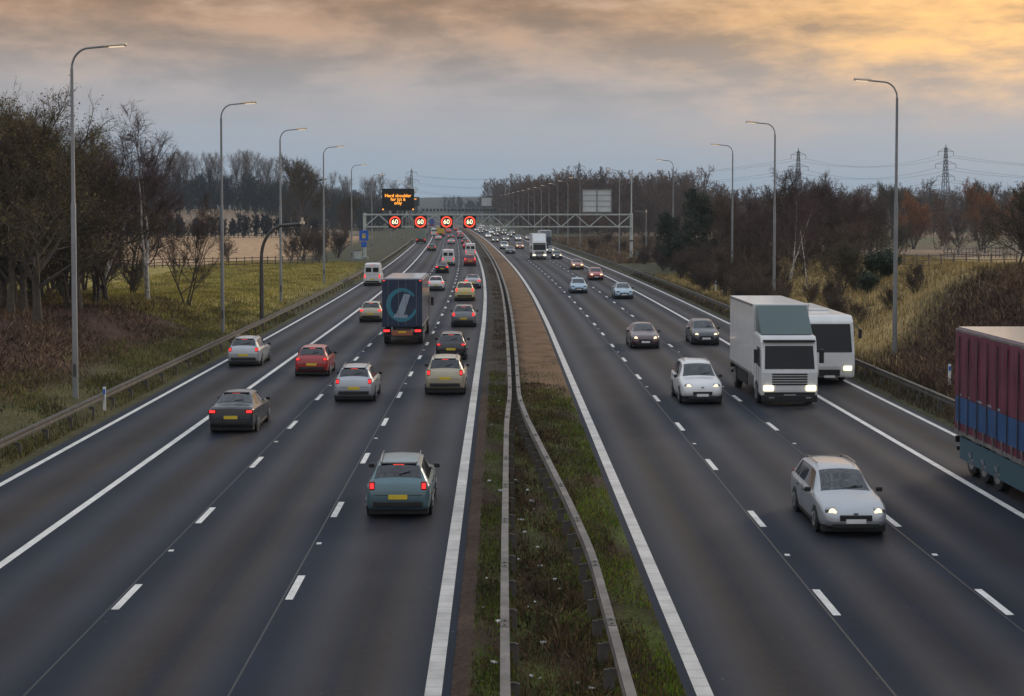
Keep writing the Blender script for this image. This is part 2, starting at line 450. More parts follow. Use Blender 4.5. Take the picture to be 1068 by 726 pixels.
cm = N('ShaderNodeMix'); cm.data_type = 'FLOAT'; L(amt.outputs[0], cm.inputs[0]); cm.inputs[2].default_value = 1.0; L(cl.outputs[0], cm.inputs[3])
vs = N('ShaderNodeVectorMath'); vs.operation = 'SCALE'; L(base, vs.inputs[0]); L(cm.outputs[0], vs.inputs['Scale'])
# warm break in the cloud to the right
gl = N('ShaderNodeMapRange'); gl.interpolation_type = 'SMOOTHSTEP'; gl.inputs[1].default_value = .02; gl.inputs[2].default_value = .36; L(az, gl.inputs[0])
ge = N('ShaderNodeMapRange'); ge.interpolation_type = 'SMOOTHSTEP'; ge.inputs[1].default_value = E(150); ge.inputs[2].default_value = E(20); L(math_('ADD', el, wob), ge.inputs[0])
ge2 = N('ShaderNodeMapRange'); ge2.interpolation_type = 'SMOOTHSTEP'; ge2.inputs[1].default_value = .75; ge2.inputs[2].default_value = .45; L(el, ge2.inputs[0])
gn = N('ShaderNodeMapRange'); gn.inputs[1].default_value = .40; gn.inputs[2].default_value = .62; gn.inputs[3].default_value = .25; gn.inputs[4].default_value = 1; L(cn.outputs['Fac'], gn.inputs[0])
ga = N('ShaderNodeMapRange'); ga.interpolation_type = 'SMOOTHSTEP'; ga.inputs[1].default_value = 1.5; ga.inputs[2].default_value = .7; L(az, ga.inputs[0])
gf = math_('MULTIPLY', math_('MULTIPLY', math_('MULTIPLY', gl.outputs[0], ge.outputs[0]), math_('MULTIPLY', ge2.outputs[0], gn.outputs[0])), ga.outputs[0])
warm = mix(gf, vs.outputs[0], (.82, .46, .16))
bg2 = N('ShaderNodeBackground'); bg2.inputs['Strength'].default_value = 1.55; L(warm, bg2.inputs['Color'])
ms = N('ShaderNodeMixShader'); ms.inputs[0].default_value = .93
L(bg.outputs[0], ms.inputs[1]); L(bg2.outputs[0], ms.inputs[2]); L(ms.outputs[0], nt.nodes['World Output'].inputs['Surface'])

sl = bpy.data.lights.new('sun', 'SUN'); sl.energy = 1.0; sl.angle = R(14); sl.color = (1, .86, .70)
so = bpy.data.objects.new('sun', sl); col.objects.link(so)
so.rotation_euler = Vector((math.sin(SUN_AZ)*math.cos(SUN_EL), math.cos(SUN_AZ)*math.cos(SUN_EL), math.sin(SUN_EL))).to_track_quat('Z', 'Y').to_euler()
scene.view_settings.view_transform = 'Standard'; scene.view_settings.look = 'None'
scene.view_settings.exposure = 0.12; scene.view_settings.gamma = 1
scene.cycles.max_bounces = 6; scene.cycles.sample_clamp_indirect = 4; scene.cycles.sample_clamp_direct = 0
scene.render.use_motion_blur = False

# ------------------------------------------------------------------ the land
us = np.unique(np.concatenate([
    -np.geomspace(46, 2600, 46), np.arange(-46, -16.1, .8), [-16.0, -15.9, -15.6, -12, -8, -4, -1.0, -.9, -.86], np.arange(-.8, 3.2, .2),
    [3.24, 3.27, 3.32, 3.45, 7, 11, 15, 17.4, 17.6, 17.75], np.arange(18.2, 48, .8), np.geomspace(48, 2600, 46)]))
ys = np.unique(np.concatenate([np.arange(-40, 12, 8), np.arange(12, 60, .6), np.arange(60, 140, 1.0), np.arange(140, 270, 2.2), np.geomspace(270, 2750, 100)]))
U, YY = np.meshgrid(us, ys)
HH = ground_h(U, YY)
under = ((U >= -15.9) & (U <= -.88)) | ((U >= 3.30) & (U <= 17.6))
HH = np.where(under, -.08, HH + .01)
V = np.stack([U + bend(YY), YY, HH], -1).reshape(-1, 3)
ni, nj = U.shape
idx = np.arange(ni*nj).reshape(ni, nj)
Fq = np.stack([idx[:-1, :-1], idx[:-1, 1:], idx[1:, 1:], idx[1:, :-1]], -1).reshape(-1, 4)
def lerp(a, b, t): return a + (b - a) * t[..., None]
C = lambda r, g, b: np.array((r, g, b), float)
GREEN, DEEP, SOIL = C(.060, .064, .026), C(.066, .036, .026), C(.046, .028, .019)
cg = np.broadcast_to(C(.066, .064, .036), U.shape + (3,)).copy()
wn = np.sin(U*.7 + np.sin(YY*.13)*2)*np.sin(YY*.19 + U*.11)       # slow patchiness
dl = -16 - U; dr = U - 17.7
lf = U < -16
cg = lerp(cg, C(.28, .22, .06), (ss(1, 3.5, dl)*ss(96, 118, YY)*(1 - ss(200, 235, YY))) * lf)          # left grass bank
cg = lerp(cg, DEEP, (ss(3.2, 5.5, dl + wn*.8) * (1 - ss(98, 112, YY + wn*5))) * lf)                        # under the trees
cg = lerp(cg, C(.085, .075, .03), ((1 - ss(3.2, 5.0, dl + wn*.8)) * (1 - ss(100, 115, YY))) * lf)        # near verge
fld = ss(205, 222, YY + (U + 30)*.25) * (1 - ss(478, 484, YY)) * ss(12, 20, dl) * lf
cg = lerp(cg, C(.42, .27, .15), fld)                                                                    # stubble field
cg = lerp(cg, C(.26, .185, .125), ss(486, 492, YY) * (1 - ss(590, 600, YY)) * ss(16, 30, dl) * lf)        # field on the rise
rt = U > 17.7
cg = lerp(cg, C(.32, .225, .095), (ss(1, 4, dr) * ss(74, 84, YY - dr*1.35 + wn*3) * (1 - ss(165, 190, YY))) * rt)   # yellow grass
cg = lerp(cg, C(.050, .030, .024), (ss(1.2, 3.0, dr) * (1 - ss(73, 83, YY - dr*1.35 + wn*3))) * rt)        # brown scrub bank
cg = lerp(cg, C(.17, .120, .068), (ss(3, 8, dr) * ss(225, 250, YY) * (1 - ss(450, 520, YY))) * rt)         # rough field
cg = lerp(cg, C(.17, .12, .075), (ss(22, 32, dr) * ss(170, 190, YY) * (1 - ss(520, 600, YY))) * rt)
cg = lerp(cg, C(.10, .12, .05), .4*(ss(45, 55, dr) * ss(330, 350, YY) * (1 - ss(440, 460, YY)) * (1-ss(130,150,dr))) * rt)
cg = lerp(cg, C(.28, .19, .12), (ss(60, 70, dr) * ss(175, 190, YY) * (1 - ss(300, 320, YY))) * rt)
md = (U > -.9) & (U < 3.3)
cg = np.where(md[..., None], SOIL, cg)
moss = np.clip(.5 + .6*np.sin(YY*.9 + U*3)*np.sin(YY*.37 - U*2.1), 0, 1) * md * (1 - ss(70, 90, YY))
cg = lerp(cg, C(.070, .095, .014), moss*.85*ss(-.55, -.3, U))
cg = lerp(cg, C(.075, .050, .036), md*(1 - ss(-.62, -.48, U))*.8)
chip = md * ss(62, 80, YY + wn*4 + np.sin(U*9 + YY)*2) * ss(.85, 1.5, U + .15*np.sin(YY*1.3))
cg = lerp(cg, C(.165, .100, .056), chip)
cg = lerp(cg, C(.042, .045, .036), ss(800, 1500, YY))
cg = np.where((md & (YY > 70) & (U <= .95))[..., None], C(.062, .050, .038), cg)
ground = obj('ground', mesh_np('ground', V, Fq, True, cg.reshape(-1, 3)), M['ground']); tag(ground, kind='structure'); show(ground)

def strip(name, edges, ya, yb, z, m, step=3.0, lane0=None):
    """a sheet following the road between lateral offsets"""
    yy = np.arange(ya, yb + .01, step); e = np.asarray(edges)
    A, B = np.meshgrid(e, yy)
    V = np.stack([A + bend(B), B, np.full_like(A, z)], -1).reshape(-1, 3)
    n = np.arange(A.size).reshape(A.shape)
    Fq = np.stack([n[:-1, :-1], n[:-1, 1:], n[1:, 1:], n[1:, :-1]], -1).reshape(-1, 4)
    me = mesh_np(name, V, Fq)
    uvl = me.uv_layers.new(name='UVMap')
    li = Fq.ravel()
    uvl.data.foreach_set('uv', np.stack([A.ravel()[li], B.ravel()[li]], -1).astype(np.float32).ravel())
    if lane0 is not None:
        a = me.attributes.new('lane', 'FLOAT', 'POINT'); a.data.foreach_set('value', (A.ravel() - lane0).astype(np.float32))
    o = obj(name, me, m); tag(o, kind='structure'); show(o); return o
strip('road', np.linspace(-15.95, -.86, 12), 5, 1700, 0.0, M['asphalt'], 4, -2.75)
strip('road', np.linspace(3.27, 17.6, 12), 5, 1700, 0.0, M['asphalt'], 4, 5.3)
for u, wd, m in ((-1.17, .30, 'line_inner'), (-11.95, .22, 'white_paint'), (-15.45, .2, 'white_paint'), (3.6, .30, 'line_inner'), (14.55, .22, 'white_paint'), (17.2, .2, 'white_paint')):
    strip('edge_line_marking', [u - wd/2, u + wd/2], 6, 1500, .005, M[m], 4)
mk = MB()
for u, y0 in ((-4.6, 34.3), (-8.19, 33.5), (7.08, 32.9), (10.72, 32.9)):
    for k in range(-2, 120):
        y = y0 + 9*k; hx = .085
        a, b = bendf(y - 1.1) + u, bendf(y + 1.1) + u
        mk.quad((a - hx, y - 1.1, .006), (a + hx, y - 1.1, .006), (b + hx, y + 1.1, .006), (b - hx, y + 1.1, .006))
        if k % 2 == 0:                                  # road stud in the gap
            s = y + 4.5; c = bendf(s) + u
            mk.box((c, s, .012), (.12, .16, .02))
o = mk.build('lane_marking', M['white_paint']); tag(o, kind='structure'); show(o)
# tarred joint between lanes
for u in (-4.75, -8.33, 6.93, 10.57):
    strip('road_joint_seam', [u - .02, u + .02], 6, 400, .004, mat('tar_seam', (.012, .012, .013), .5), 4)

# ------------------------------------------------------------------ vegetation meshes
def blades(n, sampler, h, wd, cols, lean=.35, hvar=.5, droop=True):
    """n grass blades as slim triangles; sampler(n) -> u, y"""
    u, y = sampler(n)
    x = u + bend(y); z = ground_h(u, y)
    n = len(u)
    a = rng.uniform(0, 2*np.pi, n); hh = h*rng.uniform(1-hvar, 1+hvar, n)
    ww = wd*rng.uniform(.6, 1.3, n)
    ln = hh*lean*rng.normal(0, 1, n); la = rng.uniform(0, 2*np.pi, n)
    b0 = np.stack([x - np.cos(a)*ww, y - np.sin(a)*ww, z], -1)
    b1 = np.stack([x + np.cos(a)*ww, y + np.sin(a)*ww, z], -1)
    t = np.stack([x + np.cos(la)*ln, y + np.sin(la)*ln, z + hh], -1)
    V = np.stack([b0, b1, t], 1).reshape(-1, 3)
    Fc = np.arange(3*n).reshape(n, 3)
    k = rng.integers(0, len(cols), n)
    c = np.asarray(cols)[k]*rng.uniform(.65, 1.35, n)[:, None]
    tint = .95 + .32*np.sin(u*.9 + 1.7*np.sin(y*.23))*np.sin(y*.31 + u*.27) + .2*np.sin(u*2.7 + y*1.1)*np.sin(y*1.9 - u)
    c = c*tint[:, None]
    return V, Fc, np.repeat(c, 3, 0)
def stuff(name, parts, m, label, cat):
    V, Fc, Cc, o = [], [], [], 0
    for v, f, c in parts:
        V.append(v); Fc.append(f + o); Cc.append(c); o += len(v)
    me = mesh_np(name, np.concatenate(V), np.concatenate(Fc), False, np.concatenate(Cc))
    ob = obj(name, me, m); tag(ob, label, cat, kind='stuff'); show(ob); return ob

def patch(u0, u1, y0, y1, keep=None, ypow=1.6):
    def f(n):
        y = y0 + (y1 - y0)*rng.random(n)**ypow
        u = rng.uniform(u0, u1, n)
        if keep is not None:
            k = keep(u, y) > rng.random(n); u, y = u[k], y[k]
        return u, y
    return f
def patchy(u, y, s=1.0, b=.5):
    return np.clip(b + .8*np.sin(u*1.7*s + np.sin(y*.6*s)*1.5)*np.sin(y*.8*s + u*.6*s), .05, 1)
G1 = [(.090, .165, .012), (.155, .195, .016), (.055, .105, .010), (.20, .18, .025), (.10, .065, .03)]
GD = [(.065, .036, .024), (.10, .055, .030), (.060, .052, .020), (.15, .095, .045)]
GY = [(.38, .27, .11), (.30, .22, .085), (.46, .34, .16), (.20, .17, .06)]
GB = [(.085, .046, .028), (.060, .034, .022), (.115, .064, .037), (.16, .095, .052), (.22, .145, .08)]
stuff('grass', [
    blades(60000, patch(1.2, 3.25, 20, 72, lambda u, y: patchy(u, y)*ss(.8, 2.2, u)), .075, .016, G1),
    blades(42000, patch(.3, 2.9, 20, 74, lambda u, y: patchy(u+3, y, .8, .6)), .10, .014, GD),
    blades(30000, patch(-.52, .3, 20, 80, lambda u, y: patchy(u, y, .9, .45)), .075, .014, G1[:3] + GD),
    blades(9000, patch(1.0, 3.1, 60, 92, lambda u, y: (1-ss(62, 90, y))*patchy(u, y, .8, .5), 1.0), .08, .018, G1 + GD),
    blades(16000, patch(-.45, 1.1, 60, 300, lambda u, y: patchy(u, y, .6, .3), 1.8), .13, .02, GD)],
    M['blades'], 'mossy green grass and dead weeds on the central reservation', 'grass')
stuff('grass', [
    blades(60000, patch(-21.5, -16.3, 42, 125, lambda u, y: patchy(u, y, .5, .55), 1.5), .18, .022, [(.13, .12, .03), (.09, .11, .022), (.20, .155, .06), (.07, .055, .03)]),
    blades(90000, patch(-40, -16.4, 100, 235, lambda u, y: ss(2, 5, -16-u)*.6+.4, 1.3), .2, .04, [(.36, .29, .07), (.27, .24, .05), (.19, .20, .035), (.40, .29, .11)])],
    M['blades'], 'rough yellow green grass on the left roadside bank', 'grass')
stuff('grass', [
    blades(90000, patch(18.4, 48, 72, 190, lambda u, y: ss(72, 84, y - (u-17.7)*1.35), 1.2), .32, .03, GY),
    blades(20000, patch(17.9, 19.6, 45, 200, None, 1.3), .25, .022, [(.09, .07, .035), (.06, .06, .025)] + GD),
    blades(30000, patch(19.5, 60, 235, 450, None, 1.4), .7, .09, [(.20, .14, .08), (.15, .10, .06), (.11, .075, .05)])],
    M['blades'], 'long dry yellow grass behind the right hand barrier', 'grass')
# arching dead bramble and bracken
def brush(n, sampler, h, cols, wd=.022):
    a = blades(n, sampler, h, wd, cols, lean=.75, hvar=.6)
    b = blades(n*2, sampler, h*.45, wd*2.0, cols, lean=1.3, hvar=.7)
    return [a, b]
stuff('undergrowth', brush(42000, patch(-46, -19.4, 42, 112, lambda u, y: ss(-19.2, -21.5, u)*patchy(u, y, .35, .7), 1.2), .38, GB),
      M['blades'], 'dark brown dead brambles under the trees on the left bank', 'undergrowth')
stuff('undergrowth', brush(46000, patch(19.4, 46, 46, 112, lambda u, y: 1 - ss(72, 82, y - (u-17.7)*1.35), 1.1), .45, GB),
      M['blades'], 'red brown dead bracken covering the right hand bank', 'undergrowth')
stuff('weeds', brush(9000, patch(.25, 2.2, 20, 74, lambda u, y: patchy(u*1.3, y*1.2, 1.1, .25), 1.4), .26, GD + [(.05, .06, .018)], .013),
      M['blades'], 'dark dead weed clumps between the two central barriers', 'weeds')
# scattered rubbish
tr = MB()
for i in range(46):
    y = random.uniform(24, 72); u = random.uniform(.45, 1.75) if i < 34 else random.uniform(-.4, .05)
    s = random.uniform(.03, .085)
    tr.box((u, y, float(ground_h(u, y)) + .06), (s*1.5, s, s*.5), Matrix.Rotation(random.uniform(0, 3), 3, 'Z') @ Matrix.Rotation(random.uniform(-.6, .6), 3, 'X'))
o = tr.build('litter', mat('litter_pale', (.45, .45, .43), .7, 0, .5, 6), bevel=.008); tag(o, 'pale scraps of litter lying between the two central barriers', 'litter', kind='stuff'); show(o)

# ---- bare trees
def ribbons(P0, P1, w0, w1):
    d = P1 - P0
    r = rng.normal(size=d.shape); s = np.cross(d, r); s /= np.linalg.norm(s, axis=1)[:, None] + 1e-9
    V = np.stack([P0 - s*w0[:, None], P0 + s*w0[:, None], P1 + s*w1[:, None], P1 - s*w1[:, None]], 1).reshape(-1, 3)
    return V, np.arange(len(V)).reshape(-1, 4)

def grow_tree(seed, H, spread, r0, clear=.25, nl=14, nb=7, nt_=8, ns=4, up=.55, droop=0., stems=1, wob=.12, tw=.012, lean=0., forkshape='round'):
    r = np.random.default_rng(seed)
    tubes = []; rib = [[], [], [], []]
    def poly(p, d, ln, n, upc, wb):
        pts = [p]; d = d/np.linalg.norm(d)
        for i in range(n):
            d = d + np.array((0, 0, upc))/n + r.normal(0, wb, 3); d = d/np.linalg.norm(d)
            p = p + d*ln/n; pts.append(p)
        return pts
    def along(pts, t):
        k = t*(len(pts)-1); i = min(int(k), len(pts)-2); f = k - i
        return pts[i]*(1-f) + pts[i+1]*f, pts[i+1]-pts[i]
    for s in range(stems):
        a = r.uniform(0, 6.28)
        base = np.array((math.cos(a), math.sin(a), 0))*(0 if stems == 1 else .35*r.random())
        d0 = np.array((r.normal(0, .06) + lean, r.normal(0, .06), 1.)) + (0 if stems == 1 else 1)*np.array((math.cos(a), math.sin(a), 0))*r.uniform(.05, .4)
        th = H*(r.uniform(.82, .92) if stems == 1 else r.uniform(.6, .92))
        tp = poly(base, d0, th, 9, .1, wob*.5)
        rs = r0 if stems == 1 else r0*r.uniform(.5, .8)
        tubes.append((tp, [rs*(1.35 if i == 0 else 1)*(1 - .85*i/9) for i in range(10)], 7))
        for i in range(max(3, nl//stems)):
            t = clear + (1-clear)*(i + r.random())/max(3, nl//stems)
            p, td = along(tp, min(t, .99))
            k = (t-clear)/(1-clear)
            prof = {'round': math.sqrt(max(0, 1 - (k*1.05-.25)**2)) if k < .95 else .3, 'column': .8 - .3*k, 'cone': 1.05 - .8*k, 'vase': .45 + .6*k if k < .8 else .7}[forkshape]
            ln = spread*prof*r.uniform(.75, 1.15)
            a = 2.4*i + r.normal(0, .4)
            inc = r.uniform(.45, 1.0)*(1 - .45*k) if forkshape != 'column' else r.uniform(.2, .4)
            d = np.array((math.cos(a)*math.sin(inc)+lean, math.sin(a)*math.sin(inc), math.cos(inc)))
            lp = poly(p, d, ln, 6, up*.5 - droop*.3, wob)
            lr = rs*(1-.8*t)*.55 + .012
            tubes.append((lp, [lr*(1-.8*j/6) for j in range(7)], 4))
            for j in range(nb):
                tj = .25 + .75*(j + r.random())/nb
                q, ld = along(lp, min(tj, .99)); ld = ld/np.linalg.norm(ld)
                d2 = ld + r.normal(0, .62, 3) + np.array((0, 0, up*.35 - droop*.3))
                bl = ln*.48*(1.15 - .6*tj)*r.uniform(.7, 1.3)
                bp = poly(q, d2, bl, 4, up*.5 - droop, wob)
                tubes.append((bp, [lr*.42*(1-.75*m/4) + .004 for m in range(5)], 3))
                for m in range(nt_):
                    tm = .15 + .85*(m + r.random())/nt_
                    q2, bd = along(bp, min(tm, .99)); bd = bd/np.linalg.norm(bd)
                    d3 = bd + r.normal(0, .6, 3) + np.array((0, 0, .25*up - droop))
                    d3 /= np.linalg.norm(d3); tl = bl*.42*r.uniform(.6, 1.4)
                    e = q2 + d3*tl
                    rib[0].append(q2); rib[1].append(e); rib[2].append(tw); rib[3].append(tw*.5)
                    for z in range(ns):
                        tz = .2 + .8*r.random()
                        s0 = q2 + d3*tl*tz
                        d4 = d3 + r.normal(0, .6, 3) + np.array((0, 0, .15*up - droop*1.2)); d4 /= np.linalg.norm(d4)
                        rib[0].append(s0); rib[1].append(s0 + d4*tl*.6*r.uniform(.5, 1.4)); rib[2].append(tw*.62); rib[3].append(tw*.25)
    R_ = [np.asarray(q, float) for q in rib]
    k = H/max(1e-6, np.percentile(R_[1][:, 2], 99.3))
    tubes = [([q*k for q in pts], rad, n) for pts, rad, n in tubes]
    R_[0] = R_[0]*k; R_[1] = R_[1]*k
    return tubes, R_

def tree_proto(kind, seed, mbark, mtwig, leaf=None, nleaf=0, lsize=.09, **kw):
    tubes, rb = grow_tree(seed, **kw)
    root = empty(kind)
    tb = MB(); cb = MB()
    for pts, rad, n in tubes:
        (tb if n == 7 or mbark is not M['bark_birch'] else cb).tube([tuple(p) for p in pts], rad, n, caps=False)
    tb.build('trunk', mbark, root, smooth=True)
    if cb.v: cb.build('limb', M['limb_birch'], root, smooth=True)
    V, Fq = ribbons(*rb)
    if mtwig is not None:
        crown = obj('crown', mesh_np('crown', V, Fq), mtwig, root)
    if leaf is not None:
        P1 = rb[1]; k = rng.integers(0, len(P1), nleaf)
        c = P1[k] + rng.normal(0, .16, (nleaf, 3))
        a = rng.normal(size=(nleaf, 3)); a /= np.linalg.norm(a, axis=1)[:, None]
        b = np.cross(a, rng.normal(size=(nleaf, 3))); b /= np.linalg.norm(b, axis=1)[:, None]
        s = lsize*rng.uniform(.5, 1.4, nleaf)[:, None]
        LV = np.stack([c - a*s, c + b*s*.55, c + a*s, c - b*s*.55], 1).reshape(-1, 3)
        obj('foliage', mesh_np('foliage', LV, np.arange(len(LV)).reshape(-1, 4)), leaf, root)
    return root

T = {}
T['broad'] = tree_proto('bare_tree', 11, M['bark'], M['twig'], H=13.5, spread=6.0, r0=.24, nl=20, nb=9, nt_=10, ns=7, clear=.16)
T['broad2'] = tree_proto('bare_tree', 12, M['bark'], M['twig_olive'], leaf=M['leaf_gold'], nleaf=5200, lsize=.07, H=13.5, spread=6.6, r0=.28, nl=22, nb=9, nt_=10, ns=7, clear=.18, up=.45)
T['fork'] = tree_proto('bare_tree', 13, M['bark'], M['twig'], H=12, spread=5.2, r0=.2, nl=24, nb=9, nt_=9, ns=7, clear=.10, stems=3)
T['birch'] = tree_proto('birch_tree', 14, M['bark_birch'], M['twig_purple'], H=13.5, spread=4.0, r0=.16, nl=24, nb=9, nt_=10, ns=6, clear=.25, droop=.18, up=.8, tw=.010, lean=.04, stems=2)
T['sapling'] = tree_proto('birch_tree', 15, M['bark_birch'], M['twig_purple'], H=8, spread=2.0, r0=.07, nl=14, nb=6, nt_=6, ns=4, clear=.3, up=.9, tw=.008)
T['shrub'] = tree_proto('bare_shrub', 16, M['bark'], M['twig'], H=4.2, spread=2.3, r0=.06, nl=36, nb=6, nt_=7, ns=5, clear=.08, stems=7, tw=.010)
T['thorn'] = tree_proto('hawthorn_tree', 17, M['bark'], M['twig_olive'], leaf=M['leaf_green'], nleaf=1500, lsize=.06, H=5, spread=2.6, r0=.13, nl=20, nb=8, nt_=9, ns=6, clear=.18, stems=2, tw=.010)
T['ever'] = tree_proto('evergreen_bush', 18, M['bark'], M['leaf_green'], leaf=M['leaf_green'], nleaf=9000, lsize=.085, H=3.0, spread=1.7, r0=.08, nl=26, nb=7, nt_=6, ns=3, clear=.03, stems=5)
T['ivy'] = tree_proto('ivy_clad_tree', 19, M['bark'], M['twig'], leaf=M['leaf_green'], nleaf=12000, lsize=.13, H=11, spread=4.2, r0=.22, nl=22, nb=8, nt_=7, ns=3, clear=.12, tw=.014)
T['oak'] = tree_proto('oak_tree', 20, M['bark'], M['twig_olive'], H=20, spread=9.5, r0=.6, nl=22, nb=9, nt_=9, ns=8, clear=.14, tw=.036, wob=.16)
T['poplar'] = tree_proto('poplar_tree', 21, M['bark'], M['twig_pale'], H=22, spread=7.0, r0=.28, nl=24, nb=7, nt_=6, ns=4, clear=.18, up=1.0, tw=.022, forkshape='vase')
T['poplar2'] = tree_proto('poplar_tree', 26, M['bark'], M['twig_pale'], H=21, spread=8.0, r0=.28, nl=22, nb=7, nt_=6, ns=4, clear=.2, up=.9, tw=.022, forkshape='round')
T['willow'] = tree_proto('willow_tree', 22, M['bark'], M['twig_orange'], H=14, spread=6.5, r0=.35, nl=30, nb=9, nt_=9, ns=7, clear=.08, up=.8, tw=.026, stems=3)
T['mid'] = tree_proto('bare_tree', 23, M['bark'], M['twig'], H=13, spread=6.2, r0=.26, nl=22, nb=8, nt_=9, ns=6, clear=.08, tw=.017)
T['mid2'] = tree_proto('bare_tree', 24, M['bark'], M['twig_purple'], H=12, spread=5.4, r0=.2, nl=24, nb=8, nt_=9, ns=6, clear=.06, tw=.017, stems=3)

def plant(kind, x, y, s=1.0, rz=None, label=None, cat='tree', group=None, sz=1.0, dz=-.1):
    o = dup(T[kind])
    o.location = (x, y, gh(x, y) + dz); o.rotation_euler = (0, 0, random.uniform(0, 6.28) if rz is None else rz)
    o.scale = (s, s, s*sz)
    tag(o, label, cat, group); show(o); return o
GL = 'trees on the left bank'
plant('broad2', -25.6, 85, .95, .4, 'tall gold brown tree with thick trunk behind the nearest left lamp post', group=GL)
plant('broad', -28.6, 90, .9, 1.2, 'bare dark tree at the left edge of the photo', group=GL)
plant('birch', -24.8, 108, 1.2, 0, sz=.83, label='white trunked birch with wispy purple twigs beside the second left lamp post', group=GL)
plant('birch', -31, 119, 1.05, 2.2, sz=.85, label='birch with a pale lower trunk standing behind the brambles, left of the big birch', group=GL)
plant('fork', -22.8, 112, .68, .3, 'slim dark bare tree on the grass bank, right of the big birch', group=GL)
back = 'bare trees massed behind the left bank'
for k, x, y, s in (('fork', -27.5, 98, .92), ('broad', -33, 102, .92), ('broad2', -28.2, 91, .85), ('mid2', -26.5, 101, .85), ('mid', -32.5, 100, .9), ('mid2', -35, 121, .95), ('mid', -39, 136, .95), ('broad2', -30, 95, .9), ('broad2', -26.6, 97, .85), ('broad', -30.8, 103, .9), ('mid', -27.2, 106, .75), ('mid', -36.5, 112, .95), ('fork', -30.5, 108, 1.0), ('broad2', -31, 96, .95), ('mid2', -29.2, 104, .95),
                   ('mid', -42, 128, 1.0), ('mid2', -37, 130, .95), ('broad', -46, 140, 1.0), ('mid', -40, 145, .95), ('fork', -34, 126, 1.0), ('mid2', -33, 138, .9), ('mid', -52, 155, 1.05), ('mid2', -46, 160, 1.0),
                   ('ivy', -30.5, 92, .7), ('ivy', -36, 118, .75)):
    plant(k, x, y, s, label='bare brown tree in the dense stand behind the left bank', group=back)
for x, y, s in ((-30.5, 101, 1.0), (-32, 110, 1.2), (-29, 121, .9), (-34, 132, 1.3), (-38, 125, 1.3), (-36, 105, 1.1), (-40, 112, 1.2)):
    plant('shrub', x, y, s, label='leafless brown shrub growing among the left bank trunks', cat='shrub', group='shrubs under the left trees', sz=.9)
for x, y, s in ((-40, 235, .9), (-31, 240, 1.0), (-28.5, 232, 1.2), (-26.5, 238, 1.1), (-27.5, 248, 1.2), (-25.5, 262, 1.1), (-29, 275, 1.2), (-27, 290, 1.2)):
    plant('shrub', x + bendf(y), y, s*1.15, label='brown roadside bush beside the corner of the stubble field', cat='shrub', group='bushes by the stubble field')
# hedge and oak across the field
plant('oak', -55, 430, 1.15, .5, 'great spreading bare oak at the far corner of the field')
plant('oak', -44, 445, .62, 2.5, 'smaller round bare oak right of the great oak')
plant('mid2', -40, 400, .8, None, 'low dark tree in front of the smaller oak, next to the road')
for i, x in enumerate(np.concatenate([np.linspace(-146, -78, 27), np.linspace(-70, -40, 9)])):
    plant('poplar' if i % 2 else 'poplar2', x + random.uniform(-1.2, 1.2), 640 + random.uniform(-8, 14), random.uniform(1.05, 1.14) if x < -75 else random.uniform(.98, 1.08), label='tall feathery poplar rising above the woodland on the left', group='poplars above the left wood')

GR = 'trees behind the right barrier'
plant('ivy', 26, 200, .95, .3, 'round dark ivy clad tree right of the gantry', group=GR)
plant('ivy', 23, 204, .7, 1.3, 'lower dark ivy clad bush tree left of the round one', group=GR)
plant('birch', 27.5, 146, .72, .9, 'slim pale birch directly behind the second right lamp post', group=GR)
plant('sapling', 27, 135, .85, 2.0, 'thin white stemmed sapling right of the second right lamp post', group=GR)
plant('thorn', 24.6, 112, .92, .2, 'compact hawthorn with dark trunk below the right field fence', group=GR)
plant('ever', 28.0, 112, .95, .5, 'round dark evergreen bush on the yellow grass slope', 'bush', GR, sz=.8)
plant('ever', 25.8, 107, .7, 1.9, 'low dark evergreen bush beside the hawthorn trunk', 'bush', GR, sz=.7)
plant('mid', 32.5, 170, .80, 1.1, 'tallest round topped bare tree right of the pale birch', group=GR)
plant('ivy', 39, 180, .75, 2.1, 'dark dense tree above the right field fence', group=GR)
for k, x, y, s in (('mid', 27.5, 182, .85), ('mid2', 30, 178, .9), ('mid2', 35, 168, .95), ('broad', 36.5, 176, .9), ('mid2', 28.5, 165, .75), ('mid', 34, 190, .9), ('mid2', 31.5, 158, .7),
                   ('mid', 29, 190, .8), ('mid2', 33, 176, .85), ('mid', 38, 188, .85), ('mid', 27, 172, .6), ('mid2', 41, 178, .7), ('mid', 45, 186, .75), ('mid', 42, 195, .85), ('mid2', 46, 205, .8), ('mid', 50, 215, .85), ('mid2', 38, 166, .8), ('mid', 30, 200, .9), ('mid2', 37, 205, .9)):
    plant(k, x, y, s*.80, label='bare brown tree in the thick belt right of the road', group='tree belt right of the road')
for x, y, s in ((24.5, 185, 1.0), (25.5, 172, 1.0), (26, 160, 1.0), (27, 152, 1.1), (29.5, 150, 1.2), (31, 146, 1.1), (33, 150, 1.2), (35, 154, 1.3), (28.4, 172, 1.3), (23.5, 193, .9), (32, 140, .9), (25.5, 148, .7), (37, 160, 1.2), (22.8, 215, 1.0), (24, 228, 1.0), *[(random.uniform(20.6, 26), random.uniform(126, 235), random.uniform(.65, 1.05)) for _ in range(34)], *[(random.uniform(20.4, 24), random.uniform(112, 165), random.uniform(.5, .85)) for _ in range(26)], *[(random.uniform(21, 27), random.uniform(96, 118), random.uniform(.4, .7)) for _ in range(12)], (26, 222, 1.0), (28, 212, 1.1), (30.5, 220, 1.2)):
    plant('shrub', x, y, s, label='purple brown leafless shrub at the foot of the right tree belt', cat='shrub', group='shrubs right of the road', sz=.85)
plant('thorn', 33.5, 99, 1.15, 1.0, 'brown thorn bush at the right edge on top of the bank', group=GR)
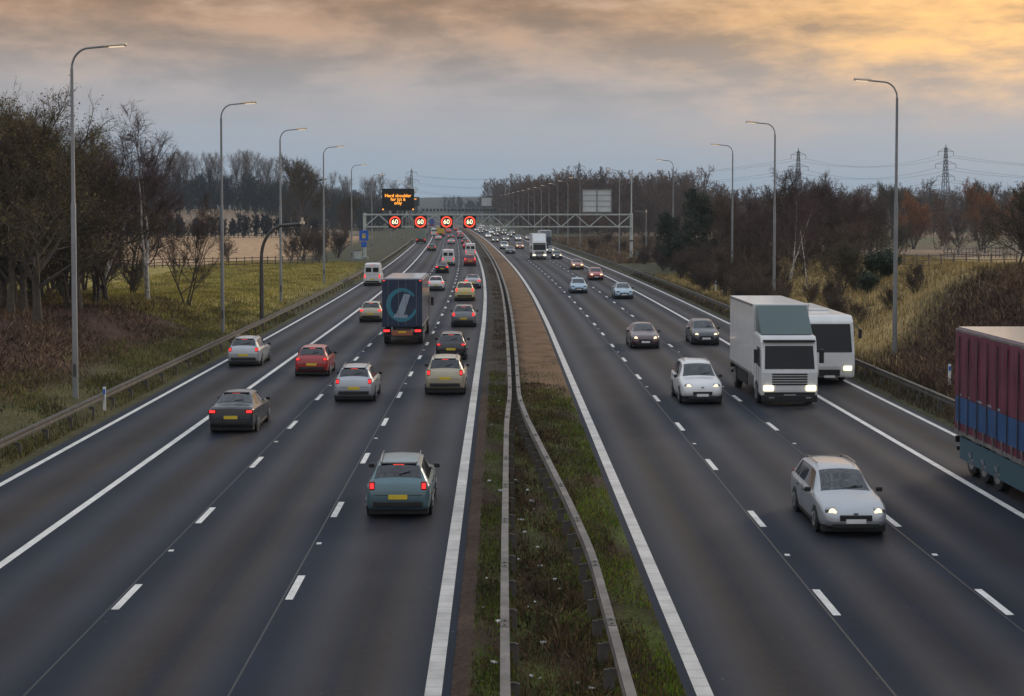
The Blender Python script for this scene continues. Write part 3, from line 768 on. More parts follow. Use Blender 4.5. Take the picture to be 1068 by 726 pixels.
plant('shrub', 36.5, 104, 1.5, 2.0, 'tall brown scrub at the right edge behind the thorn bush', 'shrub', GR)
plant('shrub', 35.2, 97, 1.1, 1.0, 'brown scrub on the bank top at the right edge', 'shrub', GR)
plant('willow', 96, 305, 1.0, .4, 'big orange brown willow near the right edge below the pylon line')
plant('willow', 86, 318, .85, 1.4, 'smaller orange brown willow left of the big willow')
plant('willow', 106, 312, .95, 2.4, 'orange brown willow cut by the right edge')
for k, x, y, s in (('mid2', 68, 290, .8), ('ivy', 62, 300, .8), ('mid', 74, 300, .8), ('thorn', 58, 240, 1.2), ('thorn', 63, 245, 1.2), ('mid2', 84, 280, .7), ('mid', 92, 290, .7), ('ivy', 55, 250, .6), ('mid2', 100, 292, .7), ('mid', 52, 280, .8), ('mid2', 46, 270, .8), ('ivy', 40, 262, .7)):
    plant(k, x, y, s, label='bare hedgerow tree between the fields on the right', group='field trees on the right')
for i in range(9):
    plant('oak', 92 + i*9.5 + random.uniform(-3, 3), 430 + random.uniform(-25, 30), random.uniform(.6, .8), label='bare round crowned oak on the right skyline', group='oaks on the right skyline')
for x, y, s in ((10, 300, 1.2), (14, 290, 1.1), (24, 330, 1.2), (30, 320, 1.3), (20, 275, .9), (27, 300, 1.1), (34, 300, 1.2), (17, 350, 1.3)):
    plant('shrub', x + 12 + bendf(y), y, s, label='dark bush in the rough field behind the gantry', cat='shrub', group='bushes in the rough field', sz=.7)

# ---- far woods, each one mass
def wood(name, spots, mats, label, tw=.07, cat='wood', kind='stuff'):
    protos = []
    for sd, fs in ((31, 'round'), (32, 'vase'), (33, 'round'), (34, 'round')):
        tubes, rb = grow_tree(sd, H=18, spread=6.5 if fs != 'column' else 5, r0=.3, nl=15, nb=6, nt_=5, ns=3, clear=.06, tw=tw, up=.7, forkshape=fs)
        V, Fq = ribbons(*rb)
        bp0 = np.array([p for pts, rad, n in tubes for p in pts[:-1]]); bp1 = np.array([p for pts, rad, n in tubes for p in pts[1:]])
        rd = np.array([q for pts, rad, n in tubes for q in rad[:-1]])
        V2, F2 = ribbons(bp0, bp1, rd + .02, rd*.8 + .02)
        protos.append((np.concatenate([V, V2]), np.concatenate([Fq, F2 + len(V)])))
    VV, FF, o = [], [], 0
    for (x, y, s) in spots:
        V, Fq = protos[random.randrange(4)]
        a = random.uniform(0, 6.28); sz = s*random.uniform(.85, 1.15)
        Q = V*np.array((s, s, sz)); c, sn = math.cos(a), math.sin(a)
        Q = np.stack([Q[:, 0]*c - Q[:, 1]*sn + x, Q[:, 0]*sn + Q[:, 1]*c + y, Q[:, 2] + gh(x, y) - .3], -1)
        VV.append(Q); FF.append(Fq + o); o += len(Q)
    ob = obj(name, mesh_np(name, np.concatenate(VV), np.concatenate(FF)), mats); tag(ob, label, cat, kind=kind); show(ob)
U_ = random.uniform
wood('hedge', [(-160 + i*.72 + U_(-1, 1), 455 + i*.02 + U_(-5, 5), U_(.26, .42)) for i in range(150)], M['wood_far2'], 'dark overgrown hedge along the far edge of the stubble field', .30, 'hedge', None)
wood('forest', [(U_(62, 215), U_(320, 470), U_(.42, .66)) for _ in range(110)] + [(U_(40, 80), U_(250, 330), U_(.25, .42)) for _ in range(26)], M['wood_far'], 'brown scrubby woodland behind the right hand fields', .10)
spots = [(U_(-215, -38), U_(585, 740), U_(.64, .80)) for _ in range(330)] + [(U_(-215, -45), U_(560, 590), U_(.42, .60)) for _ in range(130)]
wood('forest', spots, M['wood_far2'], 'dense dark wood along the rise on the left')
spots = [(U_(8, 75), U_(540, 680), U_(1.0, 1.22)) for _ in range(190)] + [(U_(-8, 30), U_(640, 760), U_(.9, 1.2)) for _ in range(50)] + [(U_(12, 75), U_(470, 540), U_(.45, .75)) for _ in range(110)]
spots += [(bendf(yy) + U_(27, 75), yy, U_(1.15, 1.5)) for yy in [U_(760, 1050) for _ in range(70)]]
wood('forest', [s for s in spots if s[0] > bendf(s[1]) + 26], M['wood_far'], 'brown wood beyond the gantry right of the bend')
spots = [(U_(70, 300), U_(600, 760), U_(.82, 1.05)) for _ in range(260)] + [(U_(60, 300), U_(560, 600), U_(.45, .65)) for _ in range(110)]
wood('forest', spots, M['wood_far'], 'long brown wood across the right hand fields')
spots = [(U_(-170, 40), U_(900, 1300), U_(.75, 1.05)) for _ in range(260)]
wood('forest', [s for s in spots if abs(s[0] - bendf(s[1])) > 34], M['wood_far2'], 'distant blue grey woods where the road vanishes', .1)
spots = [(U_(-260, 330), U_(1400, 1800), U_(.9, 1.2)) for _ in range(260)]
wood('forest', [s for s in spots if abs(s[0] - bendf(s[1])) > 30], M['wood_far2'], 'faint belt of woods on the horizon', .14)

# ------------------------------------------------------------------ light columns
def column_proto():
    r = empty('light_column')
    MB().tube([(0, 0, -.3), (0, 0, 2.2)], .125, 12).build('base', M['pole'], r, smooth=True)
    MB().box((0, -.118, 1.2), (.13, .03, .55)).build('access_door', M['pole_dark'], r)
    b = MB(); b.tube([(0, 0, 2.2), (0, 0, 2.3), (0, 0, 8.2), (0, 0, 8.3), (0, 0, 13.9)], [.125, .115, .105, .082, .066], 10)
    b.build('column', M['pole'], r, smooth=True)
    pts = [(0, 0, 13.9)]
    for k in range(1, 9):
        a = math.pi/2*k/8*.97
        pts.append((.75*(1 - math.cos(a)), 0, 13.9 + .85*math.sin(a)))
    pts.append((1.45, 0, 14.82))
    MB().tube(pts, .046, 8).build('bracket', M['pole'], r, smooth=True)
    h = MB(); h.prism([(-.13, 0), (.13, 0), (.15, .05), (.10, .13), (-.10, .13), (-.15, .05)], 0, .95)
    hd = h.build('lamp_head', M['lamp_shell'], r, smooth=False, bevel=.025, loc=(1.38, 0, 14.78)); hd.rotation_euler = (0, R(-4), 0)
    g = MB(); g.box((.52, 0, -.012), (.62, .2, .03)); g.build('lens', M['lamp_glass'], hd)
    return r
CP = column_proto()
ORD = ['nearest', 'second', 'third', 'fourth', 'fifth', 'sixth']
def column(x, y, face, s, label, group):
    o = dup(CP); o.location = (x, y, gh(x, y)); o.rotation_euler = (0, 0, heading(y) + (0 if face > 0 else math.pi)); o.scale = (1, 1, s)
    tag(o, label, 'lamp post', group); show(o)
for i, (px, yt) in enumerate(((78, 49), (232, 108), (293, 135), (338, 153), (367, 172), (388, 182))):
    y = (CAM_H - 15.45)*F/(yt - HOR); x = (px - VPX)*y/F
    column(x, y, 1, (CAM_H + (HOR-yt)*y/F - gh(x, y))/14.85, f'grey lamp post on the left verge, {ORD[i]} from the camera, arm over the road', 'lamp posts on the left')
for i, (px, yt) in enumerate(((935, 84), (808, 128), (764, 151), (702, 167), (646, 177))):
    y = (CAM_H - 15.45)*F/(yt - HOR); x = (px - VPX)*y/F
    column(x, y, -1, (CAM_H + (HOR-yt)*y/F - gh(x, y))/14.85, f'grey lamp post behind the right barrier, {ORD[i]} from the camera, arm to the left', 'lamp posts on the right')
for k in range(12):
    y = 318 + 34*k
    x = 20.5 + bendf(y)
    column(x, y, -1, 1.0, 'small distant lamp post in the row along the bend beyond the gantry', 'distant lamp posts on the bend')
for k in range(6):
    y = 350 + 42*k
    column(-20 + bendf(y), y, 1, 1.0, 'small distant lamp post on the left beyond the gantry', 'distant lamp posts on the left')

# arched camera mast on the left bank
x, y = at(273, 333, .6)
r = empty('camera_mast', (x, y, gh(x, y)), 0, label='dark arched camera mast curving over the left bank', cat='camera mast')
pts = [(0, 0, -.2), (0, 0, 3.2), (0, 0, 4.7)] + [(1.7*(1-math.cos(a)), 0, 4.9 + 2.3*math.sin(a)) for a in np.linspace(.1, math.pi/2, 9)] + [(2.9, 0, 7.3)]
MB().tube(pts, [.16, .16, .125] + [.115]*9 + [.1], 10).build('mast', M['pole_dark'], r, smooth=True)
MB().box((2.95, 0, 7.36), (.3, .5, .2)).build('camera_housing', M['lamp_shell'], r, bevel=.04)
MB().cyl((2.95, 0, 7.46), (2.95, 0, 7.75), .08, 10).build('dome', M['lamp_shell'], r, smooth=True)
show(r)

# ------------------------------------------------------------------ safety barriers
def barrier(uf, y0, y1, label, post_step, side, wbox=.17, hbox=.24, top=.72, mb='rail', pw=.10, po=.20):
    """side: on which side of the posts the beam sits"""
    r = empty('safety_barrier', (0, 0, 0), 0, label=label, cat='crash barrier')
    yy = np.concatenate([np.arange(y0, min(y1, 130), 1.5), np.arange(max(y0, 130), y1 + .1, 4)])
    prof = [(-wbox/2, 0), (wbox/2, 0), (wbox/2, hbox*.32), (wbox*.34, hbox*.5), (wbox/2, hbox*.68), (wbox/2, hbox), (-wbox/2, hbox), (-wbox/2, hbox*.68), (-wbox*.34, hbox*.5), (-wbox/2, hbox*.32)]
    V = []; n = len(prof)
    for y in yy:
        x = uf(y) + bendf(y); g = gh(x, y) if abs(uf(y)) > 10 else 0
        for a, b in prof: V.append((x + a, y, g + top - hbox + b))
    Fc = [(i*n+k, i*n+(k+1) % n, (i+1)*n+(k+1) % n, (i+1)*n+k) for i in range(len(yy)-1) for k in range(n)]
    me = bpy.data.meshes.new('beam'); me.from_pydata(V, [], Fc + [tuple(range(n))]); me.update()
    obj('beam', me, M[mb], r)
    # splice plates with bolt heads on the joints
    sp = None
    for y in np.arange(y0 + 1.0, min(y1, 130), 4.8):
        x = uf(y) + bendf(y); g = gh(x, y) if abs(uf(y)) > 10 else 0
        if sp is None:
            b = MB().box((0, 0, .004), (wbox*.9, .5, .012))
            for q in (-.15, .15): b.cyl((0, q, .008), (0, q, .03), .03, 6)
            sp = o = b.build('splice_plate', M['rail_post'], r)
        else:
            o = sp.copy(); link(o, r)
        o.location = (x, y, g + top)
    proto = MB().box((0, 0, -.1), (pw, .08, 1.1)).box((side*.08, 0, .40), (.16, .07, .14)).build('post', M['rail_post'], r, bevel=.006)
    py = np.arange(y0 + .6, y1, post_step)
    for i, y in enumerate(py[:99]):
        x = uf(y) - side*po + bendf(y); g = gh(x, y) if abs(uf(y)) > 10 else 0
        o = proto if i == 0 else proto.copy()
        if i: link(o, r)
        o.location = (x, y, g)
    if len(py) > 99:
        rest = MB()
        for y in py[99:]:
            x = uf(y) - side*po + bendf(y); g = gh(x, y) if abs(uf(y)) > 10 else 0
            rest.box((x, y, g + .2), (.055, .13, .7))
        tag(rest.build('far_post', M['rail_post'], r), kind='stuff')
    show(r)
lm = pchip([0, 30, 45, 56, 66, 80, 120, 600], [.06, .1, .18, .26, .44, .48, .45, .4])
rm = pchip([0, 33, 39, 45, 52, 58, 65, 71, 85, 120, 600], [2.13, 2.1, 1.92, 1.63, 1.28, 1.0, .82, .84, .9, .92, .9])
barrier(lambda y: float(lm(y)), 18, 520, 'long grey barrier on the left side of the central reservation', 2.4, -1)
barrier(lambda y: float(rm(y)), 18, 520, 'central barrier that swings out to the right near the camera', 1.6, 1, top=.74, pw=.19, po=.19)
barrier(lambda y: -16.7, 36, 420, 'roadside barrier along the left grass bank', 3.2, -1, mb='rail_outer')
barrier(lambda y: 18.35, 40, 430, 'roadside barrier below the right hand bank', 3.2, 1, mb='rail_outer')

# ------------------------------------------------------------------ gantry and signs
GY = 252.0
def gantry(name, y, xl, xr, ztop, zbot, m, label, bay, post_r, infill=False):
    rz = 0
    r = empty(name, (0, y, 0), 0, label=label, cat='gantry')
    for x in (xl, xr):
        p = MB().tube([(x, 0, gh(x, y) - .3), (x, 0, ztop + .25)], post_r, 12).build('post', m, r, smooth=True)
        MB().box((x, 0, gh(x, y) + .2), (post_r*4.2, post_r*4.2, .5)).build('base', M['cabinet'], p, bevel=.05)
    b = MB()
    for dy in (-.6, .6):
        b.box(((xl+xr)/2, dy, ztop), (xr-xl, .2, .24)); b.box(((xl+xr)/2, dy, zbot), (xr-xl, .18, .2))
        n = int(round((xr-xl)/bay)); st = (xr-xl)/n
        for i in range(n):
            x0 = xl + i*st
            a, c = ((zbot, ztop) if i % 2 == 0 else (ztop, zbot))
            b.bar((x0, dy, a), (x0+st, dy, c), .12)
    for i in range(n+1):
        x0 = xl + i*st
        b.bar((x0, -.5, ztop), (x0, .5, ztop), .1); b.bar((x0, -.5, zbot), (x0, .5, zbot), .1)
    b.build('truss', m, r)
    if infill:
        q = MB()
        for i in range(int((xr-xl)/2)): q.box((xl + 1 + 2*i, 0, (ztop+zbot)/2), (1.3, .3, (ztop-zbot)*.6))
        q.build('walkway_panel', M['sign_black'], r)
    return r
XL, XR = (380.5-VPX)*GY/F, (658.5-VPX)*GY/F
g = gantry('gantry', GY, XL, XR, 7.75, 5.75, M['gantry'], 'long grey lattice gantry spanning both carriageways', 2.3, .26)
m_ = MB().tube([(XR, 0, 8.0), (XR, 0, 14.1)], .11, 10).build('camera_pole', M['gantry'], g, smooth=True)
MB().box((XR, -.1, 14.2), (.35, .5, .3)).build('camera', M['lamp_shell'], m_, bevel=.04)
MB().tube([(XR, 0, 3.4), (XR, 0, 3.6)], .42, 12).build('collar', M['pole_dark'], g, smooth=True)
show(g)
y2 = 858
g = gantry('gantry', y2, (440-VPX)*y2/F, (521.5-VPX)*y2/F, 9.6, 7.2, M['gantry2'], 'smaller distant gantry where the road bends', 3.0, .35, True); show(g)

def text(body, size, m, parent, loc, name='lettering'):
    cu = bpy.data.curves.new(name, 'FONT'); cu.body = body; cu.size = size; cu.align_x = 'CENTER'; cu.align_y = 'CENTER'
    cu.extrude = .01; cu.offset = size*.004; cu.space_line = .92
    cu.materials.append(m)
    t = bpy.data.objects.new(name, cu)
    me = bpy.data.meshes.new_from_object(t); me.name = name
    bpy.data.objects.remove(t)
    o = bpy.data.objects.new(name, me); o.location = loc; o.rotation_euler = (R(90), 0, 0)
    if not me.materials: me.materials.append(m)
    link(o, parent); return o

for i, (px, wh) in enumerate(((412.5, 'far left, over the hard shoulder'), (439, 'second from left, over lane one'), (466, 'third from left'), (490, 'far right, over the fast lane'))):
    x = (px - VPX)*GY/F
    r = empty('speed_sign', (x, GY - 1.0, 6.55), 0, label=f'lit red ringed 60 speed sign on the gantry, {wh}', cat='speed sign', group='sixty signs on the gantry')
    MB().box((0, 0, 0), (2.05, .3, 2.1)).build('housing', M['sign_black'], r, bevel=.03)
    ring = MB(); n = 40
    for k in range(n):
        a, b = 2*math.pi*k/n, 2*math.pi*(k+1)/n
        pts = []
        for rr in (.69, .90):
            pts.append([(rr*math.cos(q), -.165, rr*math.sin(q)) for q in (a, b)])
        ring.quad(pts[0][0], pts[0][1], pts[1][1], pts[1][0])
    ring.build('ring', M['ring'], r)
    text('60', 1.05, M['digits'], r, (0, -.17, -.02), 'numeral')
    MB().box((0, .42, .1), (.3, .55, .3)).build('bracket', M['gantry'], r)
    show(r)
x = (415.7-VPX)*GY/F
r = empty('message_sign', (x, GY - .6, 10.2), 0, label='large black matrix sign with amber text above the gantry left of the bend', cat='message sign')
MB().box((0, 0, 0), (5.25, .5, 3.55)).build('housing', M['sign_black'], r, bevel=.05)
fr = MB()
for sx in (-1, 1): fr.box((sx*2.6, -.27, 0), (.09, .05, 3.5))
for sz in (-1, 1): fr.box((0, -.27, sz*1.74), (5.2, .05, .09))
fr.build('frame', M['dark'], r)
for ln, zz in (('Hard shoulder', .62), ('for Jct 6', .02), ('only', -.58)): text(ln, .74, M['amber'], r, (0, -.27, zz))
lg = MB()
for sx in (-1.4, 1.4): lg.box((sx, .1, -2.1), (.22, .3, .9))
lg.build('support', M['gantry'], r)
for sx in (-1, 1):
    MB().cyl((sx*2.45, -.26, -1.6), (sx*2.45, -.3, -1.6), .12, 10).build('warning_lamp', M['amber'], r)
show(r)
x = (427.5 - VPX)*y2/F
r = empty('message_sign', (x, y2 - 1, 13.2), 0, label='distant black matrix sign with amber text half hidden behind the large one', cat='message sign')
MB().box((0, 0, 0), (11, .5, 5)).build('housing', M['sign_black'], r); text('Hard shoulder\nfor Jct 6\nonly', 1.35, M['amber'], r, (0, -.3, .2))
MB().box((0, .2, -2.9), (.4, .4, 1.4)).build('support', M['gantry2'], r); show(r)
def back_sign(x, y, z, wd, ht, label, cols_=2):
    r = empty('sign_back', (x, y, z), 0, label=label, cat='road sign')
    n = MB()
    for k in range(cols_):
        cx = -wd/2 + wd*(k + .5)/cols_
        MB().box((cx, 0, 0), (wd/cols_ - .12, .08, ht - .14)).build('panel', M['sign_back'], r)
    f = MB()
    for k in range(cols_ + 1): f.box((-wd/2 + wd*k/cols_, -.08, 0), (.16, .16, ht))
    for zz in (-ht/2, ht/2): f.box((0, -.09, zz), (wd + .16, .18, .16))
    f.box((0, -.07, 0), (wd, .06, .06)); f.box((0, -.07, ht*.25), (wd, .05, .05)); f.box((0, -.07, -ht*.25), (wd, .05, .05))
    f.build('frame', M['galv'], r)
    MB().box((0, -.1, -ht/2 - .5), (.24, .2, 1.0)).build('support', M['galv'], r)
    show(r)
back_sign((622.5-VPX)*GY/F, GY, 10.0, 4.75, 3.7, 'pale grey back of the big twin panel sign above the gantry on the right')
back_sign((507.5-VPX)*y2/F, y2, 13.0, 5.8, 4.6, 'small pale back of a sign on the distant gantry', 1)
# blue refuge sign on the left gantry post
r = empty('refuge_sign', (XL - .1, GY - .42, 4.3), 0, label='blue square sign with a yellow symbol on the left gantry post', cat='road sign')
MB().box((0, 0, 0), (1.5, .05, 1.7)).build('panel', M['sign_blue'], r, bevel=.01)
s_ = MB(); s_.box((0, -.034, .25), (.55, .015, .16)); s_.box((-.22, -.034, .15), (.14, .015, .2)); s_.box((.22, -.034, .15), (.14, .015, .2)); s_.box((0, -.034, -.2), (.5, .015, .42))
s_.build('symbol', M['plate_y'], r)
MB().box((0, 0, -1.45), (.9, .05, .85)).build('lower_panel', M['sign_blue'], r, bevel=.01)
show(r)
for xx, yy, hh, ww, lab in ((XR + 1.2, GY - 1, 1.6, 1.1, 'larger grey roadside cabinet beside the right gantry post'), (XR + 2.8, GY - .5, 1.25, .8, 'smaller grey roadside cabinet right of the larger one'), (XL - .9, GY - 3, 1.5, 1.3, 'grey roadside cabinet at the foot of the left gantry post')):
    c = empty('equipment_cabinet', (xx, yy, gh(xx, yy)), 0, label=lab, cat='cabinet')
    MB().box((0, 0, hh/2), (ww, .6, hh)).build('case', M['cabinet'], c, bevel=.03)
    MB().box((0, -.31, hh*.52), (ww*.86, .02, hh*.8)).build('door', M['gantry'], c)
    MB().box((0, 0, hh + .03), (ww + .1, .72, .06)).build('lid', M['pole_dark'], c); show(c)
xx = (674-VPX)*248/F
r = empty('camera_mast', (xx, 248, gh(xx, 248)), 0, label='thin grey camera pole with a side arm right of the gantry', cat='camera mast')
MB().tube([(0, 0, -.2), (0, 0, 7.9)], .1, 8).build('mast', M['pole'], r, smooth=True)
MB().tube([(0, 0, 7.7), (-.9, 0, 7.95), (-1.8, 0, 7.9)], .05, 6).build('arm', M['pole'], r, smooth=True)
MB().box((0, 0, 7.9), (.22, .4, .5)).build('camera_housing', M['lamp_shell'], r, bevel=.03); show(r)
# marker posts
for px, py, lab in ((108, 418, 'small white marker post beside the left barrier'), (993, 404, 'small white marker post behind the right barrier'),
                    (747, 304, 'left one of two short white posts by the right barrier'), (754, 306, 'right one of two short white posts by the right barrier')):
    x, y = at(px, py, .5)
    if x > 0: x = max(x, 18.9)
    r = empty('marker_post', (x, y, gh(x, y)), 0, label=lab, cat='marker post')
    MB().box((0, 0, .5), (.12, .06, 1.1)).build('stem', M['white'], r, bevel=.01)
    MB().box((0, -.033, .82), (.1, .012, .2)).build('reflector', M['sign_blue'], r); MB().box((0, 0, 1.07), (.124, .064, .08)).build('cap', M['dark'], r); show(r)

# field fences
def fence(name, p0, p1, n, h, m, label, rails=3, pw=.11):
    r = empty(name, (0, 0, 0), 0, label=label, cat='fence')
    pr = None; pts = []
    for i in range(n):
        t = i/(n-1); x = p0[0] + (p1[0]-p0[0])*t; y = p0[1] + (p1[1]-p0[1])*t
        pts.append((x, y, gh(x, y)))
        if pr is None: pr = MB().box((0, 0, h/2 - .1), (pw, pw, h + .2)).build('post', m, r, bevel=.01); o = pr
        else: o = pr.copy(); link(o, r)
        o.location = pts[-1]; o.rotation_euler = (random.uniform(-.04, .04), random.uniform(-.04, .04), 0)
    for k in range(rails):
        b = MB(); z = h*(k + .8)/rails*.93
        for a, c in zip(pts, pts[1:]): b.bar((a[0], a[1] - pw*.6, a[2] + z), (c[0], c[1] - pw*.6, c[2] + z), .035, .09)
        b.build('rail', m, r)
    show(r)
fence('field_fence', (-52, 196), (-25, 222), 30, 1.35, M['wood'], 'dark post and rail fence along the stubble field on the left')
fence('field_fence', (33, 142), (47, 139), 14, 1.4, M['wood_pale'], 'weathered post and rail fence on the yellow grass to the right', 3, .13)
fence('metal_fence', (54, 186), (64, 182), 26, 1.5, M['galv'], 'pale galvanised fence beyond the wooden fence on the right', 3, .09)

# ------------------------------------------------------------------ pylons and power line
def pylon_proto():
    r = empty('electricity_pylon')
    b = MB(); H_ = 50.0
    half = pchip([0, 28, 50], [4.2, 1.4, .5])
    lv = [0, 7, 13.5, 19, 24, 28, 32, 36, 40, 44, 47.5]
    for sx in (-1, 1):
        for sy in (-1, 1):
            for a, c in zip(lv, lv[1:]):
                ha, hc = float(half(a)), float(half(c))
                b.bar((sx*ha, sy*ha, a), (sx*hc, sy*hc, c), .30)
    for a, c in zip(lv, lv[1:]):
        ha, hc = float(half(a)), float(half(c))
        for s in (-1, 1):
            b.bar((-ha, s*ha, a), (hc, s*hc, c), .16); b.bar((ha, s*ha, a), (-hc, s*hc, c), .16)
            b.bar((s*ha, -ha, a), (s*hc, hc, c), .16); b.bar((s*ha, ha, a), (s*hc, -hc, c), .16)
            b.bar((-hc, s*hc, c), (hc, s*hc, c), .16)
    b.tube([(0, 0, 47.5), (0, 0, 50)], [.4, .1], 5)
    b.build('tower', M['pylon'], r)
    for z, l in ((29, 6.2), (37, 7.2), (45, 5.4)):
        a = MB()
        for s in (-1, 1):
            for sy in (-.5, .5):
                a.bar((0, sy, z), (s*l, 0, z), .2); a.bar((0, sy, z + 2.2), (s*l, 0, z), .16)
        ca = a.build('cross_arm', M['pylon'], r)
        i = MB()
        for s in (-1, 1): i.tube([(s*l, 0, z), (s*l, 0, z - 2.6)], .16, 5)
        i.build('insulator', M['pylon'], ca)
    return r
PP = pylon_proto(); PY = []
for px, yt, d, lab in ((986.5, 150, 1080, 'large lattice pylon near the right edge'), (832.5, 154, 1150, 'lattice pylon rising over the trees right of centre'), (604, 168, 1440, 'pylon top peeping over the wood behind the gantry'), (429.5, 175, 1660, 'faint pylon above the message sign')):
    x = (px - VPX)*d/F; z = gh(x, d); o = dup(PP)
    o.location = (x, d, z); s = (CAM_H + (HOR-yt)*d/F - z)/50; o.scale = (s, s, s); o.rotation_euler = (0, 0, R(12))
    tag(o, lab, 'pylon', 'pylons on the skyline'); show(o); PY.append((x, d, z, s))
PY.insert(0, (470, 985, gh(470, 985), .98))
for zz, l in ((26.4, 6.2), (34.4, 7.2), (42.4, 5.4)):
    for sd in (-1, 1):
        b = MB()
        for (x0, y0, z0, s0), (x1, y1, z1, s1) in zip(PY, PY[1:]):
            pts = []
            for k in range(13):
                t = k/12
                pts.append((x0 + (x1-x0)*t + sd*l, y0 + (y1-y0)*t, (z0 + zz*s0)*(1-t) + (z1 + zz*s1)*t - 9*4*t*(1-t)*.8))
            b.tube(pts, .07, 4)
        tag(b.build('power_line', M['wire']), 'thin power line strung between the skyline pylons', 'power line', 'wires between the pylons')
        show(bpy.data.objects[[o.name for o in bpy.data.objects if o.name.startswith('power_line')][-1]])

# ------------------------------------------------------------------ vehicles
RING = 9
class Car:
    def __init__(s, st, L):
        a = np.array(st, float); s.L = L
        s.f = [pchip(a[:, 0], a[:, k]) for k in range(1, 6)]
        s.y0, s.y1 = a[0, 0], a[-1, 0]
    def ctrl(s, y):
        w, zb, bl, tp, wt = [float(f(y)) for f in s.f]
        hi = tp - bl
        re = tp - min(.055, max(.012, hi*.25))
        return np.array([(0, zb), (w-.14, zb), (w-.035, zb+.07), (w, zb+.45*(bl-zb)), (w-.012, bl-.075), (w-.055, bl), (min(wt, w-.07), max(re, bl+.006)), (wt*.62, tp-.004+.004), (0, tp+.018)])
    def S(s, y, q):
        P_ = s.ctrl(y); i = min(int(q), RING-2); t = q - i
        p0 = P_[i-1] if i else P_[0]*np.array((-1, 1)) ; p1, p2 = P_[i], P_[i+1]
        p3 = P_[i+2] if i+2 < RING else P_[RING-2]*np.array((-1, 1))
        v = .5*((2*p1) + (-p0+p2)*t + (2*p0-5*p1+4*p2-p3)*t*t + (-p0+3*p1-3*p2+p3)*t**3)
        lin = p1*(1-t) + p2*t
        v = .55*lin + .45*v
        return np.array((max(v[0], 0), y - s.L/2, v[1]))
    def body(s, name, m, parent):
        ysmp = sorted(set(np.concatenate([np.linspace(s.y0, s.y0+.5, 11), np.linspace(s.y0+.5, s.y1-.6, 30), np.linspace(s.y1-.6, s.y1, 12)]).round(4)))
        qs = sorted(set([i + k/3 for i in range(RING-1) for k in range(3)] + [RING-1]))
        ring = []
        V = []
        for y in ysmp:
            h = [s.S(y, q) for q in qs]
            row = h + [np.array((-p[0], p[1], p[2])) for p in h[-2:0:-1]]
            V += row; n = len(row)
        Fc = [(i*n+k, i*n+(k+1) % n, (i+1)*n+(k+1) % n, (i+1)*n+k) for i in range(len(ysmp)-1) for k in range(n)]
        b = MB(); b.v = [tuple(v) for v in V]; b.f = Fc + [tuple(range(n-1, -1, -1)), tuple((len(ysmp)-1)*n + k for k in range(n))]
        return b.build(name, m, parent, smooth=True)
    def panel(s, name, m, parent, yb, yt, q0, q1, sides, off=.007, ny=8, nq=6, th=None):
        """yb, yt: (y0,y1) at ring parameter q0 and q1; sides 1,-1 or 0 = across the middle"""
        b = MB(); G = []
        cols_ = [(q0 + (q1-q0)*k/nq, sides) for k in range(nq+1)] if sides else \
                [(q0 + (RING-1-q0)*k/nq, 1) for k in range(nq+1)] + [(q0 + (RING-1-q0)*k/nq, -1) for k in range(nq-1, -1, -1)]
        def pt(t, q, sd):
            f = (q - q0)/max(1e-6, (q1 - q0)) if sides else (q-q0)/(RING-1-q0)
            a = yb[0] + (yt[0]-yb[0])*f; c = yb[1] + (yt[1]-yb[1])*f
            y = a + (c-a)*t
            p = s.S(y, q); e = .012
            dy = s.S(min(y+e, s.y1), q) - s.S(max(y-e, s.y0), q); dq = s.S(y, min(q+.06, RING-1)) - s.S(y, max(q-.06, 0))
            nrm = np.cross(dq, dy); nn = np.linalg.norm(nrm); nrm = nrm/nn if nn > 1e-9 else np.array((0, 0, 1.))
            ctr = np.array((0, p[1], .7))
            if np.dot(nrm, p - ctr) < 0: nrm = -nrm
            p = p + nrm*off
            return (p[0]*sd, p[1], p[2])
        for i in range(ny+1):
            for q, sd in cols_: b.v.append(pt(i/ny, q, sd))
        k = len(cols_)
        for i in range(ny):
            for j in range(k-1): b.f.append((i*k+j, i*k+j+1, (i+1)*k+j+1, (i+1)*k+j))
        return b.build(name, m, parent, smooth=True)

def wheel(parent, x, y, rad, wd):
    s = 1 if x > 0 else -1
    b = MB(); b.tube([(-wd/2, 0, 0), (-wd/2+.02, 0, 0), (wd/2-.02, 0, 0), (wd/2, 0, 0)], [rad*.93, rad, rad, rad*.93], 22)
    o = b.build('wheel', M['tyre'], parent, smooth=True, loc=(x, y, rad))
    r_ = MB(); r_.tube([(s*(wd/2-.01), 0, 0), (s*(wd/2+.012), 0, 0)], rad*.64, 18)
    for k in range(5):
        a = 2*math.pi*k/5; r_.bar((s*(wd/2+.018), 0, 0), (s*(wd/2+.018), rad*.58*math.cos(a), rad*.58*math.sin(a)), .03, .05)
    r_.build('rim', M['rim'], o, smooth=False)
    return o

